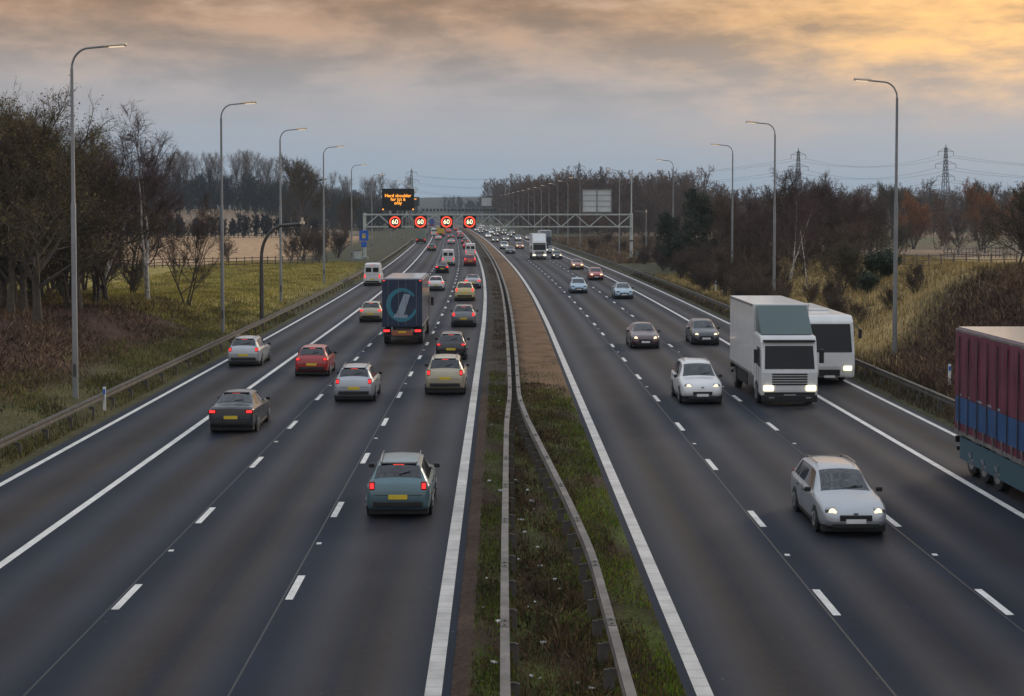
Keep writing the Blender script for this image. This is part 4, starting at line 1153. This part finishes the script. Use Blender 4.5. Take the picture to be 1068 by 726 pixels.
def car_proto(kind, st, L, wheels, rad, wind, rearw, sidew, lampz, tailz, tailshape=(.24, .12, .13), headx=.62, rails=False, plate_z=.62, name='car'):
    c = Car(st, L); r = empty(name)
    c.body('body', P['grey'], r)
    c.panel('windscreen', M['glass'], r, wind, wind, 6.12, 8, 0, ny=8)
    c.panel('rear_window', M['glass'], r, rearw, rearw, 6.14, 8, 0, ny=6)
    for sd in (1, -1):
        for (yb, yt) in sidew: c.panel('side_window', M['glass'], r, yb, yt, 5.12, 5.9, sd)
        # lights
        w = float(c.f[0](.25))
        b = MB(); b.box((0, 0, 0), tailshape)
        y_t = next(y for y in np.linspace(0, .6, 120) if float(c.f[2](y))-.0 >= tailz or float(c.f[3](y)) >= tailz)
        tl = b.build('tail_light', M['red_lens'], r, bevel=.03, loc=(sd*(w - .165), y_t - L/2 + .035, tailz))
        MB().box((0, -tailshape[1]/2 + .002, .0), (tailshape[0]*.66, .02, tailshape[2]*.62)).build('lamp', M['tail'], tl, bevel=.008)
        y_h = next(y for y in np.linspace(L, L-1.0, 120) if float(c.f[3](y)) >= lampz + .03)
        b = MB(); b.box((0, 0, 0), (.30, .22, .15)); o = b.build('headlight', M['clear_lens'], r, bevel=.05, loc=(sd*headx, y_h - L/2 - .06, lampz)); o.rotation_euler = (R(-12), 0, -sd*.18)
        MB().tube([(-.035*sd, .08, 0), (-.035*sd, .118, 0)], [.085, .078], 14).build('lamp', M['head'], o)
        ym = wind[1] - .25
        b = MB(); b.box((sd*(float(c.f[0](ym)) + .06), ym - L/2, float(c.f[2](ym)) + .07), (.17, .10, .13)); b.build('door_mirror', M['dark'], r, bevel=.03)
        for y in wheels:
            wx = float(c.f[0](y))
            a = MB(); a.tube([(sd*(wx-.25), y - L/2, rad), (sd*(wx+.004), y - L/2, rad)], rad*1.13, 24); a.build('wheel_arch', M['dark'], r, smooth=False)
            wheel(r, sd*(wx - .09), y - L/2, rad, .21)
        # shut lines
        for yb, yt in sidew[:2]:
            for yy in (yb[0] - .035, yb[1] + .01):
                c.panel('door_seam', M['dark'], r, (yy, yy + .014), (yy, yy + .014), 2.2, 4.95, sd, off=.003, ny=1, nq=8)
        c.panel('tailgate_seam', M['dark'], r, (.045, rearw[0]), (.058, rearw[0] + .012), 3.0, 5.9, sd, off=.004, ny=1, nq=8) if 0 else None
        for yy in (sidew[0][0][0] + .02, (sidew[0][0][1] + sidew[-1][0][0])/2 if len(sidew) > 1 else sidew[0][0][0]+1.0):
            pass
    hd = MB()
    for sd in (1, -1):
        for yb, yt in sidew[:2]:
            yy = yb[0] + .18; hd.box((sd*(float(c.f[0](yy)) + .004), yy - L/2, float(c.f[2](yy)) - .12), (.02, .17, .035))
    hd.build('door_handle', M['dark'], r)
    ypl = next((y for y in np.linspace(0, .4, 80) if float(c.f[3](y)) >= plate_z + .05), .05)
    MB().box((0, ypl - L/2 - .008, plate_z), (.52, .03, .125)).build('number_plate', M['plate_y'], r, bevel=.004)
    MB().box((0, L/2 + .012, .42), (.52, .03, .115)).build('number_plate', M['plate_w'], r, bevel=.004)
    w0 = st[0][1]
    MB().box((0, -L/2 + .03, st[0][2] + .06), (w0*2 - .12, .1, .16)).build('rear_bumper_trim', M['dark'], r, bevel=.03)
    gz = lampz - .04
    MB().box((0, L/2 - .03, .50), (.84, .1, .15)).box((0, L/2 - .01, .30), (1.2, .09, .12)).build('grille', M['dark'], r, bevel=.02)
    MB().box((0, 0, .20), (st[6][1]*2 - .16, L - .45, .18)).build('shadow_block', M['dark'], r)  # dark box added under the car to block light and deepen its contact shadow
    # seams, wipers, high brake lamp, sills
    sm = MB(); y_b = next(y for y in np.linspace(0, .3, 300) if float(c.f[3](y)) >= st[0][4] + .04)
    sm.box((0, y_b - L/2 - .002, st[0][4] + .03), (st[0][1]*2 - .16, .012, .014))
    for sd in (1, -1): sm.box((sd*.52, -L/2 + .06, (plate_z + tailz)/2 + .12), (.012, .02, .10))
    sm.build('tailgate_seam', M['dark'], r)
    yr = rearw[0] + (rearw[1]-rearw[0])*.15
    zr = float(c.f[3](yr))
    z2 = float(c.f[3](yr + .1))
    MB().bar((.02, yr - L/2 - .03, zr + .02), (.34, yr - L/2 + .02, zr + (z2-zr)*.55 + .03), .018).build('rear_wiper', M['dark'], r)
    zt = float(c.f[3](rearw[1]))
    MB().box((0, rearw[1] - L/2 - .02, zt + .005), (.30, .03, .022)).build('brake_lamp', M['tail_dim'], r)
    for sd in (1, -1):
        yw = wind[1] - .03; zw = float(c.f[3](yw)) + .012; zw2 = float(c.f[3](yw - .16)) + .012
        MB().bar((sd*.08, yw - L/2, zw + .01), (sd*.08 - .42, yw - .1 - L/2, (zw + zw2)/2 + .03), .016).build('wiper', M['dark'], r)
        MB().box((sd*(st[6][1] - .035), 0, .235), (.06, L*.40, .09)).build('sill_trim', M['dark'], r, bevel=.015)
    MB().box((0, L/2 + .002, lampz - .05), (.12, .03, .05)).build('badge', M['chrome'], r, bevel=.01)
    if rails:
        b = MB()
        for sd in (1, -1): b.tube([(sd*.5, -L/2 + .5, float(c.f[3](.6)) + .03), (sd*.53, -L/2 + 1.2, float(c.f[3](1.2)) + .05), (sd*.53, -L/2 + 2.2, float(c.f[3](2.2)) + .05)], .018, 6)
        b.build('roof_rail', M['chrome'], r, smooth=True)
    if kind != 'van':
        MB().box((0, rearw[1] - L/2 + .06, float(c.f[3](rearw[1])) + .03), (1.0, .18, .03)).build('spoiler', M['dark'], r, bevel=.01)
    r['len'] = L
    return r
#      y    w    zb   belt  top   wt
hatch = [(0, .72, .36, .60, .62, .66), (.05, .80, .30, .86, .90, .68), (.16, .84, .25, .93, 1.00, .68), (.34, .86, .22, .95, 1.24, .64), (.55, .87, .20, .95, 1.42, .60), (1.0, .88, .19, .94, 1.48, .59),
         (1.7, .88, .19, .93, 1.49, .59), (2.3, .88, .19, .92, 1.42, .59), (2.75, .88, .19, .91, 1.17, .63), (3.05, .88, .2, .89, .98, .70), (3.4, .87, .21, .84, .90, .74), (3.75, .85, .23, .77, .82, .72), (3.98, .80, .26, .66, .72, .66), (4.1, .72, .3, .56, .60, .58), (4.15, .62, .34, .48, .50, .5)]
saloon = [(0, .72, .36, .62, .64, .64), (.05, .82, .28, .90, .94, .70), (.2, .86, .24, .95, 1.02, .74), (.6, .88, .2, .96, 1.04, .74), (.95, .89, .19, .96, 1.20, .66), (1.4, .90, .18, .95, 1.40, .58), (1.9, .90, .18, .94, 1.44, .57),
          (2.5, .90, .18, .93, 1.41, .57), (3.0, .90, .18, .92, 1.19, .62), (3.4, .90, .19, .90, .97, .70), (3.8, .89, .2, .85, .90, .76), (4.25, .86, .22, .77, .81, .72), (4.48, .80, .26, .66, .70, .64), (4.58, .72, .3, .56, .58, .58), (4.62, .62, .34, .48, .50, .5)]
estate = [(0, .74, .36, .62, .64, .66), (.05, .83, .28, .90, .95, .70), (.15, .87, .24, .96, 1.06, .69), (.34, .88, .2, .97, 1.32, .64), (.5, .89, .19, .97, 1.45, .60), (1.0, .90, .18, .96, 1.50, .60), (1.9, .90, .18, .95, 1.52, .60),
          (2.5, .90, .18, .93, 1.45, .59), (3.0, .90, .18, .92, 1.21, .63), (3.4, .90, .19, .90, .98, .70), (3.8, .89, .2, .85, .91, .76), (4.25, .86, .22, .77, .82, .72), (4.48, .80, .26, .66, .71, .64), (4.58, .72, .3, .56, .59, .58), (4.62, .62, .34, .48, .51, .5)]
suv = [(0, .76, .42, .70, .72, .68), (.05, .86, .34, 1.0, 1.04, .72), (.14, .90, .30, 1.08, 1.16, .72), (.3, .91, .27, 1.09, 1.44, .68), (.45, .92, .26, 1.09, 1.62, .64), (1.0, .93, .25, 1.08, 1.70, .64), (1.9, .93, .25, 1.06, 1.71, .64),
       (2.45, .93, .25, 1.04, 1.62, .63), (2.9, .93, .25, 1.03, 1.34, .68), (3.2, .93, .26, 1.02, 1.10, .76), (3.7, .92, .28, .97, 1.03, .80), (4.1, .90, .30, .90, .95, .76), (4.35, .84, .34, .78, .84, .68), (4.46, .76, .38, .66, .70, .62), (4.5, .66, .42, .58, .60, .56)]
van = [(0, .84, .42, 1.2, 1.24, .80), (.03, .94, .36, 1.3, 2.30, .80), (.08, .97, .34, 1.3, 2.42, .80), (.6, .99, .32, 1.3, 2.48, .82), (2.2, 1.0, .3, 1.3, 2.5, .82), (3.3, 1.0, .3, 1.3, 2.46, .80), (3.75, 1.0, .3, 1.3, 2.25, .78),
       (4.3, 1.0, .3, 1.27, 1.62, .82), (4.6, .99, .3, 1.2, 1.32, .86), (4.95, .97, .32, 1.08, 1.14, .84), (5.15, .93, .34, .9, .95, .78), (5.25, .84, .38, .72, .76, .7), (5.28, .74, .42, .6, .62, .6)]
CARS = {
    'hatch': car_proto('hatch', hatch, 4.15, (.72, 3.28), .31, (2.36, 3.0), (.22, .5), [((1.55, 2.85), (1.60, 2.3)), ((.62, 1.48), (.72, 1.52))], .68, .88),
    'saloon': car_proto('saloon', saloon, 4.62, (.95, 3.68), .32, (2.56, 3.34), (.78, 1.32), [((2.0, 3.15), (2.02, 2.5)), ((1.1, 1.93), (1.4, 1.94))], .67, .84, (.32, .1, .14)),
    'estate': car_proto('estate', estate, 4.62, (.95, 3.68), .32, (2.56, 3.34), (.2, .47), [((2.0, 3.15), (2.02, 2.5)), ((1.2, 1.93), (1.22, 1.94)), ((.55, 1.12), (.65, 1.14))], .67, .92, (.16, .12, .24), rails=True),
    'suv': car_proto('suv', suv, 4.5, (.9, 3.55), .36, (2.5, 3.15), (.18, .43), [((1.85, 2.95), (1.88, 2.42)), ((1.0, 1.78), (1.05, 1.8)), ((.48, .92), (.55, .95))], .82, 1.04, (.15, .12, .28), rails=True, plate_z=.78),
}
VANP = car_proto('van', van, 5.28, (1.0, 4.3), .35, (3.72, 4.42), (.0301, .0309), [((3.55, 4.4), (3.5, 3.85))], .88, 1.05, (.14, .1, .42), headx=.74, plate_z=.7, name='van')
# the van's blank rear doors carry two small windows instead of the car's sloping pane
for ch in list(KIDS[VANP.name]):
    if ch.name.split('.')[0] == 'rear_window':
        KIDS[VANP.name].remove(ch); bpy.data.objects.remove(ch)
for sx in (-.4, .4): MB().box((sx, -2.655, 1.78), (.62, .03, .5)).build('rear_window', M['glass'], VANP, bevel=.01)
CARS['van'] = VANP

def put(kind, u, y, away, colour, label, cat='car', group=None, far=False, lights=None, pale=False):
    """y is the end of the vehicle that faces the camera"""
    src = CARS[kind]; L_ = src['len']
    o = dup(src, None, ('wheel_arch', 'door_handle', 'roof_rail', 'grille', 'rear_bumper_trim', 'spoiler', 'side_window', 'wiper', 'sill_trim', 'badge', 'brake_lamp', 'rear_wiper', 'tailgate_seam', 'door_seam', 'rim') if far else ())
    if 'len' in o: del o['len']
    yc = y + L_/2
    o.location = (u + bendf(yc), yc, .012); o.rotation_euler = (0, 0, heading(yc) + (0 if away else math.pi) + random.uniform(-.006, .006))
    for ch in KIDS[o.name]:
        n = ch.name.split('.')[0]
        if n == 'body':
            ch.material_slots[0].link = 'OBJECT'; ch.material_slots[0].material = P[colour]
        if n == 'headlight':
            for lp in KIDS.get(ch.name, []):
                if pale or lights == 'off':
                    lp.material_slots[0].link = 'OBJECT'; lp.material_slots[0].material = M['head_pale'] if pale else M['chrome']
                if far or y > 120: lp.scale = (1.8, 1.0, 1.45)
                else: lp.scale = (1.25, 1.0, 1.0)
        if n == 'tail_light' and (far or y > 100):
            for lp in KIDS.get(ch.name, []): lp.scale = (1.4, 1.0, 1.5)
    tag(o, label, cat, group); show(o); return o
LV, RV = 'traffic driving away on the left carriageway', 'oncoming traffic on the right carriageway'
put('estate', -2.8, 41.8, True, 'teal', 'teal grey estate in the fast lane, nearest to the camera on the left carriageway', group=LV)
put('estate', -6.45, 67.5, True, 'silver', 'silver estate in the middle lane behind the big dark lorry', group=LV)
put('suv', -2.5, 70, True, 'beige', 'beige car in the fast lane beside the silver estate', group=LV)
put('hatch', -2.75, 86.5, True, 'black', 'black hatchback directly in front of the beige car', group=LV)
put('estate', -2.6, 111, True, 'grey', 'grey estate in the fast lane between the black hatchback and the cream van', group=LV)
put('suv', -3.1, 143, True, 'cream', 'cream yellow car ahead of the grey estate', group=LV)
put('saloon', -2.5, 166, True, 'silver', 'silver saloon tight against the cream car, fast lane', group=LV)
put('hatch', -6.35, 161, True, 'white', 'white hatchback alone in the middle lane beyond the lorry', group=LV)
put('saloon', -6.7, 206, True, 'black', 'black saloon with bright tail lights close behind the white van', group=LV)
put('van', -6.2, 233, True, 'white', 'tall white van in the middle lane of the left carriageway', 'van', LV)
put('suv', -2.9, 232, True, 'red', 'red car in the fast lane beside the white van', group=LV)
put('van', -2.6, 274, True, 'white', 'white van in front of the red fast lane car', 'van', LV)
put('hatch', -9.6, 78, True, 'red', 'red hatchback in the slow lane left of the silver estate', group=LV)
put('saloon', -10.2, 58, True, 'dark_grey', 'dark grey saloon in the slow lane nearest the camera', group=LV)
put('estate', -13.9, 83, True, 'silver', 'silver estate using the hard shoulder beside the red hatchback', group=LV)
put('hatch', -9.75, 116, True, 'beige', 'beige hatchback left of the big dark lorry', group=LV)
put('van', -13.8, 172, True, 'white', 'white van on the hard shoulder at the left barrier', 'van', LV)
put('hatch', -10.2, 316, True, 'dark_grey', 'small dark car in the slow lane before the gantry', group=LV, far=True)
put('saloon', -6.3, 380, True, 'silver', 'tiny pale saloon just under the gantry in the middle lane', group=LV, far=True)
put('saloon', -2.8, 335, True, 'red', 'tiny red saloon in the fast lane near the gantry', group=LV, far=True)
put('hatch', -2.9, 380, True, 'maroon', 'tiny maroon car ahead of the red saloon', group=LV, far=True)
put('hatch', -3.5, 453, True, 'dark_grey', 'tiny dark car in the fast lane beyond the gantry', group=LV, far=True)
put('van', -11.5, 500, True, 'white', 'tiny white van beyond the gantry under the second speed sign', 'van', LV, far=True)
for u, y, c in ((-6.4, 560, 'red'), (-2.8, 540, 'silver'), (-6.3, 660, 'grey'), (-2.8, 620, 'red'), (-10, 700, 'white'), (-2.8, 740, 'dark_grey'), (-2.8, 500, 'red'), (-6.3, 445, 'black'), (-9.9, 430, 'silver'), (-2.8, 680, 'white'), (-6.4, 610, 'red'), (-9.9, 590, 'dark_grey'), (-6.4, 720, 'silver')):
    put('saloon', u, y, True, c, 'distant car seen below the gantry driving away', group='far cars driving away', far=True)

put('estate', 9.25, 39.4, False, 'silver', 'silver grey estate with lit headlights, biggest car at the lower right', group=RV)
put('suv', 8.85, 66.5, False, 'white', 'white car in the middle lane beside the white lorry', group=RV)
put('saloon', 8.95, 93.5, False, 'maroon', 'dark maroon saloon behind the white middle lane car', group=RV)
put('hatch', 13.0, 96, False, 'dark_grey', 'dark car tucked behind the white lorry in the slow lane', group=RV)
put('hatch', 8.4, 156, False, 'blue_pale', 'pale blue hatchback in the middle lane, lights off', group=RV, lights='off')
put('saloon', 12.1, 146, False, 'blue_pale', 'pale blue saloon in the slow lane, lights off', group=RV, lights='off')
put('hatch', 12.4, 185, False, 'red', 'red hatchback with headlights on in the slow lane', group=RV)
put('saloon', 12.4, 218, False, 'orange', 'rusty brown saloon with headlights on behind the red hatchback', group=RV)
put('hatch', 12.3, 264, False, 'black', 'black car beside the white lorry cab under the gantry', group=RV, pale=True)
put('saloon', 13.2, 300, False, 'grey', 'grey car half hidden between the two oncoming lorries', group=RV, pale=True, far=True)
put('saloon', 5.3, 296, False, 'dark_grey', 'dark car without lights in the fast lane', group=RV, lights='off', far=True)
put('suv', 5.3, 331, False, 'silver', 'silver car with headlights on behind the unlit dark car', group=RV, far=True)
put('hatch', 8.7, 333, False, 'orange', 'orange brown car with headlights on, left of the lorry', group=RV, far=True)
for k, (u, y, c) in enumerate(((8.6, 417, 'grey'), (12.3, 423, 'silver'), (12.4, 483, 'dark_grey'), (15.6, 433, 'grey'), (5.2, 465, 'white'), (8.7, 500, 'black'))):
    put('saloon', u, y, False, c, 'small oncoming car with bright headlights beyond the gantry', group='oncoming cars beyond the gantry', far=True, pale=k % 2 == 0)
for k, (u, y, c) in enumerate(((8.6, 620, 'grey'), (12.4, 640, 'black'), (15.4, 650, 'silver'), (8.8, 680, 'white'), (12.5, 700, 'dark_grey'), (5.3, 690, 'grey'), (5.3, 560, 'black'), (12.4, 580, 'grey'), (8.7, 760, 'grey'), (12.4, 790, 'black'), (8.6, 545, 'white'), (15.5, 530, 'grey'), (12.3, 525, 'black'), (5.2, 610, 'silver'), (15.4, 590, 'black'), (8.7, 585, 'grey'), (12.4, 750, 'silver'), (5.3, 720, 'black'), (8.8, 720, 'grey'), (15.4, 720, 'white'), (5.2, 400, 'black'))):
    put('hatch', u, y, False, c, 'tiny oncoming car with headlights on at the bend', group='oncoming cars at the bend', far=True, pale=k % 2 == 0)

def lorry_wheels(r, ys, half, rad=.5):
    for y in ys:
        for s in (-1, 1): wheel(r, s*(half - .17), y, rad, .32)
def cab(r, yf, half, m, h=3.0, pale=True, facing=1):
    """tractor cab whose front is at local y = yf"""
    b = MB(); b.prism([(yf-2.1, .55), (yf-.05, .40), (yf, .7), (yf, 1.45), (yf-.28, h-.35), (yf-.5, h-.08), (yf-2.1, h)], -half, half)
    b.build('cab', m, r, bevel=.09)
    g = MB(); z0, z1 = 1.62, h-.5
    ya = yf - .28*(z0-1.45)/(h-1.8) + .02; yb = yf - .28*(z1-1.45)/(h-1.8) + .02
    g.quad((-half+.14, ya, z0), (half-.14, ya, z0), (half-.18, yb, z1), (-half+.18, yb, z1)); g.build('windscreen', M['cab_glass'], r)
    for s in (-1, 1):
        q = MB(); x = s*(half+.006)
        q.quad((x, yf-1.25, 1.7), (x, yf-.32, 1.65), (x, yf-.5, h-.6), (x, yf-1.25, h-.6)); q.build('side_window', M['glass'], r)
        hl = MB().box((s*(half-.3), yf+.01, .78), (.44, .12, .24)).build('headlight', M['head_pale' if pale else 'head'], r, bevel=.04)
        mr = MB().box((s*(half+.2), yf-.25, 2.15), (.2, .12, .6)).bar((s*half, yf-.3, 2.4), (s*(half+.2), yf-.25, 2.4), .04).build('door_mirror', M['dark'], r, bevel=.02)
    gr = MB()
    for k in range(5): gr.box((0, yf+.012, .95 + .11*k), (half*1.25, .03, .06))
    gr.box((0, yf+.005, .52), (half*1.8, .03, .18)); gr.build('grille', M['dark'], r, bevel=.005)
    MB().box((0, yf-.28, h-.28), (half*1.85, .4, .08)).build('sun_visor', M['dark'], r, bevel=.02)
    MB().box((0, yf+.03, .45), (.52, .02, .11)).build('number_plate', M['plate_w'], r)
    MB().box((0, yf-.02, .34), (half*1.96, .16, .30)).build('bumper', M['dark'], r, bevel=.03)
    for s in (-1, 1):
        MB().box((s*(half-.42), yf+.07, .36), (.24, .03, .09)).build('fog_lamp', M['chrome'], r, bevel=.01)
        MB().bar((s*.35, yf-.02, 1.60), (s*.05, yf-.1, 1.95), .02).build('wiper', M['dark'], r)
        MB().box((s*(half+.004), yf-.82, 1.5), (.012, .02, 1.7)).box((s*(half+.004), yf-1.35, 1.5), (.012, .02, 1.7)).build('door_seam', M['dark'], r)
def cargo(r, y0, y1, half, zb, zt, m, name='cargo_box', rear_m=None):
    MB().box((0, (y0+y1)/2, (zb+zt)/2), (half*2, y1-y0, zt-zb)).build(name, m, r, bevel=.04)
    rl = MB()
    for s in (-1, 1):
        rl.box((s*(half-.01), (y0+y1)/2, zt-.06), (.05, y1-y0-.1, .1)); rl.box((s*(half-.01), (y0+y1)/2, zb+.06), (.05, y1-y0-.1, .12))
    rl.build('side_rail', M['galv'], r)
    d = MB()
    for s in (-1, 1): d.box((s*half*.49, y0-.012, (zb+zt)/2+.02), (half*.93, .03, zt-zb-.2))
    dd = d.build('rear_door', rear_m or m, r)
    h = MB()
    for s in (-1, 1):
        for q in (.18, .7): h.cyl((s*half*q, y0-.04, zb+.12), (s*half*q, y0-.04, zt-.12), .018, 6)
    h.build('lock_bar', M['galv'], dd)
    MB().box((0, (y0+y1)/2, zb-.14), (.9, y1-y0-.1, .22)).build('chassis', M['dark'], r)
    MB().box((0, y0+.1, .62), (half*1.9, .1, .14)).build('underrun_bar', M['dark'], r)
    for s in (-1, 1):
        MB().box((s*(half-.28), y0+.06, .92), (.50, .10, .22)).build('lamp_board', M['dark'], r)
        MB().box((s*(half-.28), y0+.006, .92), (.38, .016, .14)).build('tail_light', M['tail'], r, bevel=.02)
        MB().box((s*(half-.12), y0-.02, zt-.08), (.12, .04, .06)).build('marker_lamp', M['tail_dim'], r)
        sg = MB().box((s*(half-.06), (y0+y1)/2+.2, .75), (.04, (y1-y0)*.42, .55)).build('side_guard', M['dark'], r)

# big dark lorry, rear towards us
r = empty('lorry', (-6.1 + bendf(101), 96, .01), 0, label='big navy lorry with a teal ring emblem on its rear doors, middle lane', cat='lorry', group=LV)
cargo(r, 0, 8.6, 1.26, 1.15, 4.15, P['navy'], rear_m=P['navy'])
cab(r, 11.0, 1.22, P['navy'], 3.2)
MB().box((0, 4.3, 4.18), (2.3, 8.3, .04)).build('roof_skin', P['silver'], r)
em = MB(); n = 30
for k in range(n):
    a, b_ = 2*math.pi*k/n*.86 + .6, 2*math.pi*(k+1)/n*.86 + .6
    w_ = .10 + .10*math.sin(math.pi*k/n)
    em.quad(*[(rr*math.cos(q), -.048, 2.55 + rr*1.08*math.sin(q)) for rr, q in ((.92-w_, a), (.92-w_, b_), (.92+w_*.4, b_), (.92+w_*.4, a))])
em.build('emblem_ring', P['logo_teal'], r)
em = MB(); em.quad((-.42, -.05, 1.85), (.05, -.05, 1.78), (.52, -.05, 3.2), (.12, -.05, 3.25)); em.quad((-.55, -.052, 1.75), (.3, -.052, 1.72), (.36, -.052, 1.92), (-.45, -.052, 1.98))
em.build('emblem', P['logo_pale'], r)
MB().box((0, -.03, .80), (1.3, .04, .34)).build('warning_board', P['rust'], r); MB().box((0, -.06, .84), (.5, .02, .11)).build('number_plate', M['plate_y'], r)
lorry_wheels(r, (1.6, 2.8, 9.9), 1.25); show(r)

def rigid(y_end, u, away, boxm, cabm, label, group, L_=9.0, zt=3.9, half=1.25, defl=None):
    yc = y_end if away else y_end + L_
    r = empty('lorry', (u + bendf(y_end + L_/2), yc, .01), heading(y_end + L_/2) + (0 if away else math.pi), label=label, cat='lorry', group=group)
    cargo(r, 0, L_-2.2, half, 1.1, zt, P[boxm]); cab(r, L_, half-.03, P[cabm], min(3.1, zt-.3))
    if zt > 3.3: MB().prism([(L_-2.1, min(3.1, zt-.3)-.02), (L_-.7, min(3.1, zt-.3)-.05), (L_-2.1, zt-.05)], -half+.12, half-.12).build('wind_deflector', P[defl or cabm], r, bevel=.04)
    lorry_wheels(r, (1.6, L_-1.3), half); show(r); return r
r = rigid(66, 12.55, False, 'white', 'white', 'white box lorry with a dark teal wind deflector in the slow lane, oncoming', RV, 9.0, 4.3, defl='dark_teal')
rigid(262, 9.0, False, 'white', 'white', 'white oncoming lorry under the gantry, the front one of two', RV, 10, 4.4)
rigid(318, 13.3, False, 'white', 'dark_grey', 'white oncoming lorry with a dark cab, behind the front lorry', RV, 10, 4.2)
rigid(390, -13.9, True, 'green_grey', 'red', 'grey green lorry with a red lower rear on the hard shoulder under the gantry', LV, 9, 3.9)
rigid(486, -9.2, True, 'yellow', 'yellow', 'yellow box lorry in the distance beneath the third speed sign', LV, 8, 3.4)
rigid(780, -12, True, 'blue', 'blue', 'tiny blue lorry near the distant gantry', LV, 9, 4.0)
# curtain sided artic at the right edge, hard shoulder
L_ = 14.5
r = empty('lorry', (16.35, 36 + L_, .01), math.pi, label='tall burgundy and blue curtain sided lorry cut by the right edge', cat='lorry', group=RV)
cargo(r, 0, 11.6, 1.27, 1.15, 4.6, P['burgundy'])
for s in (-1, 1):
    MB().box((s*1.275, 5.8, 1.95), (.02, 11.3, .85)).build('lower_band', P['deep_blue'], r)
    MB().box((s*1.278, 5.8, 2.46), (.02, 11.3, .07)).build('pinstripe', P['logo_pale'], r)
    MB().box((s*1.24, 5.4, .72), (.05, 9.6, .72)).build('side_skirt', P['cyan_dark'], r)
    cu = MB(); ny, nz = 150, 8
    for i in range(ny+1):
        for j in range(nz+1):
            yy = .12 + 11.35*i/ny; q = j/nz
            d = .016*math.sin(yy*6.6 + .6*math.sin(q*5 + yy)) + .010*math.sin(yy*15 + q*4) + .012*math.sin(q*9 + yy*1.3)
            cu.v.append((s*(1.292 + d*(.4 + .6*math.sin(math.pi*q))), yy, 2.42 + 2.1*q))
    for i in range(ny):
        for j in range(nz):
            k = i*(nz+1) + j; cu.f.append((k, k+1, k+nz+2, k+nz+1))
    cu.build('curtain', P['burgundy'], r, smooth=True)
    for k in range(13):
        MB().box((s*1.30, .5 + k*.88, 1.34), (.02, .05, .42)).box((s*1.312, .5 + k*.88, 1.5), (.02, .09, .12)).build('buckle', M['galv'], r)
    cb = MB()
    for k in range(12): cb.box((s*1.318, .6 + k*.95, 2.82), (.012, .06, 3.1))
    cb.build('curtain_strap', M['dark'], r)
MB().box((0, 5.8, 4.62), (2.4, 11.4, .05)).build('roof_skin', P['silver'], r)
cab(r, L_, 1.24, P['deep_blue'], 3.4)
lorry_wheels(r, (1.8, 3.1, 4.4, 10.6, 13.1), 1.26); show(r)
# white coach on the hard shoulder
L_ = 10.5
r = empty('coach', (16.0, 74 + L_, .01), math.pi, label='white coach with a rust red stripe on the right hard shoulder behind the lorry', cat='coach', group=RV)
b = MB(); b.prism([(0, .45), (L_-.1, .35), (L_, .9), (L_-.05, 1.5), (L_-.4, 3.05), (L_-.75, 3.35), (.3, 3.38), (0, 3.1)], -1.25, 1.25); b.build('body', P['white'], r, bevel=.12)
for s in (-1, 1):
    for k in range(6):
        MB().box((s*1.252, 1.0 + k*1.5, 2.35), (.02, 1.42, .95)).build('side_window', M['glass'], r, bevel=.008)
    MB().box((s*1.252, L_/2 - .3, 1.45), (.02, L_-1.4, .3)).build('stripe', P['rust'], r)
    MB().box((s*.88, L_-.0, .82), (.4, .1, .22)).build('headlight', M['head_pale'], r, bevel=.04)
    MB().box((s*1.45, L_+.05, 2.5), (.16, .12, .45)).bar((s*1.2, L_-.35, 3.0), (s*1.45, L_+.05, 2.7), .05).build('door_mirror', M['dark'], r, bevel=.02)
    MB().box((s*.95, -.01, 1.1), (.25, .05, .5)).build('tail_light', M['tail'], r, bevel=.02)
g = MB(); g.quad((-1.1, L_-.035, 1.6), (1.1, L_-.035, 1.6), (1.05, L_-.335, 2.95), (-1.05, L_-.335, 2.95)); g.build('windscreen', M['cab_glass'], r)
MB().box((0, L_-.0, .6), (1.0, .05, .3)).build('grille', M['dark'], r); MB().box((0, L_+.02, .42), (.52, .03, .11)).build('number_plate', M['plate_w'], r)
MB().box((0, L_/2, 3.42), (1.5, 3.0, .12)).build('roof_hatch', P['white'], r, bevel=.04)
lorry_wheels(r, (2.6, L_-2.4), 1.26, .48); show(r)

# ------------------------------------------------------------------ the air
def haze(density=.00012):
    b = MB().box((0, 1380, 30), (5400, 2880, 66))
    m = bpy.data.materials.new('air'); m.use_nodes = True; nt = m.node_tree
    nt.nodes.remove(nt.nodes['Principled BSDF'])
    v = nt.nodes.new('ShaderNodeVolumePrincipled'); v.inputs['Color'].default_value = (.72, .86, 1.0, 1); v.inputs['Density'].default_value = density
    nt.links.new(v.outputs[0], nt.nodes['Material Output'].inputs['Volume'])
    o = b.build('haze', m); tag(o, 'thin blue grey haze over the distant fields and woods', 'haze', kind='stuff'); show(o)
haze()

# throw away the never-linked source objects
for o in list(bpy.data.objects):
    if not o.users_collection: bpy.data.objects.remove(o)
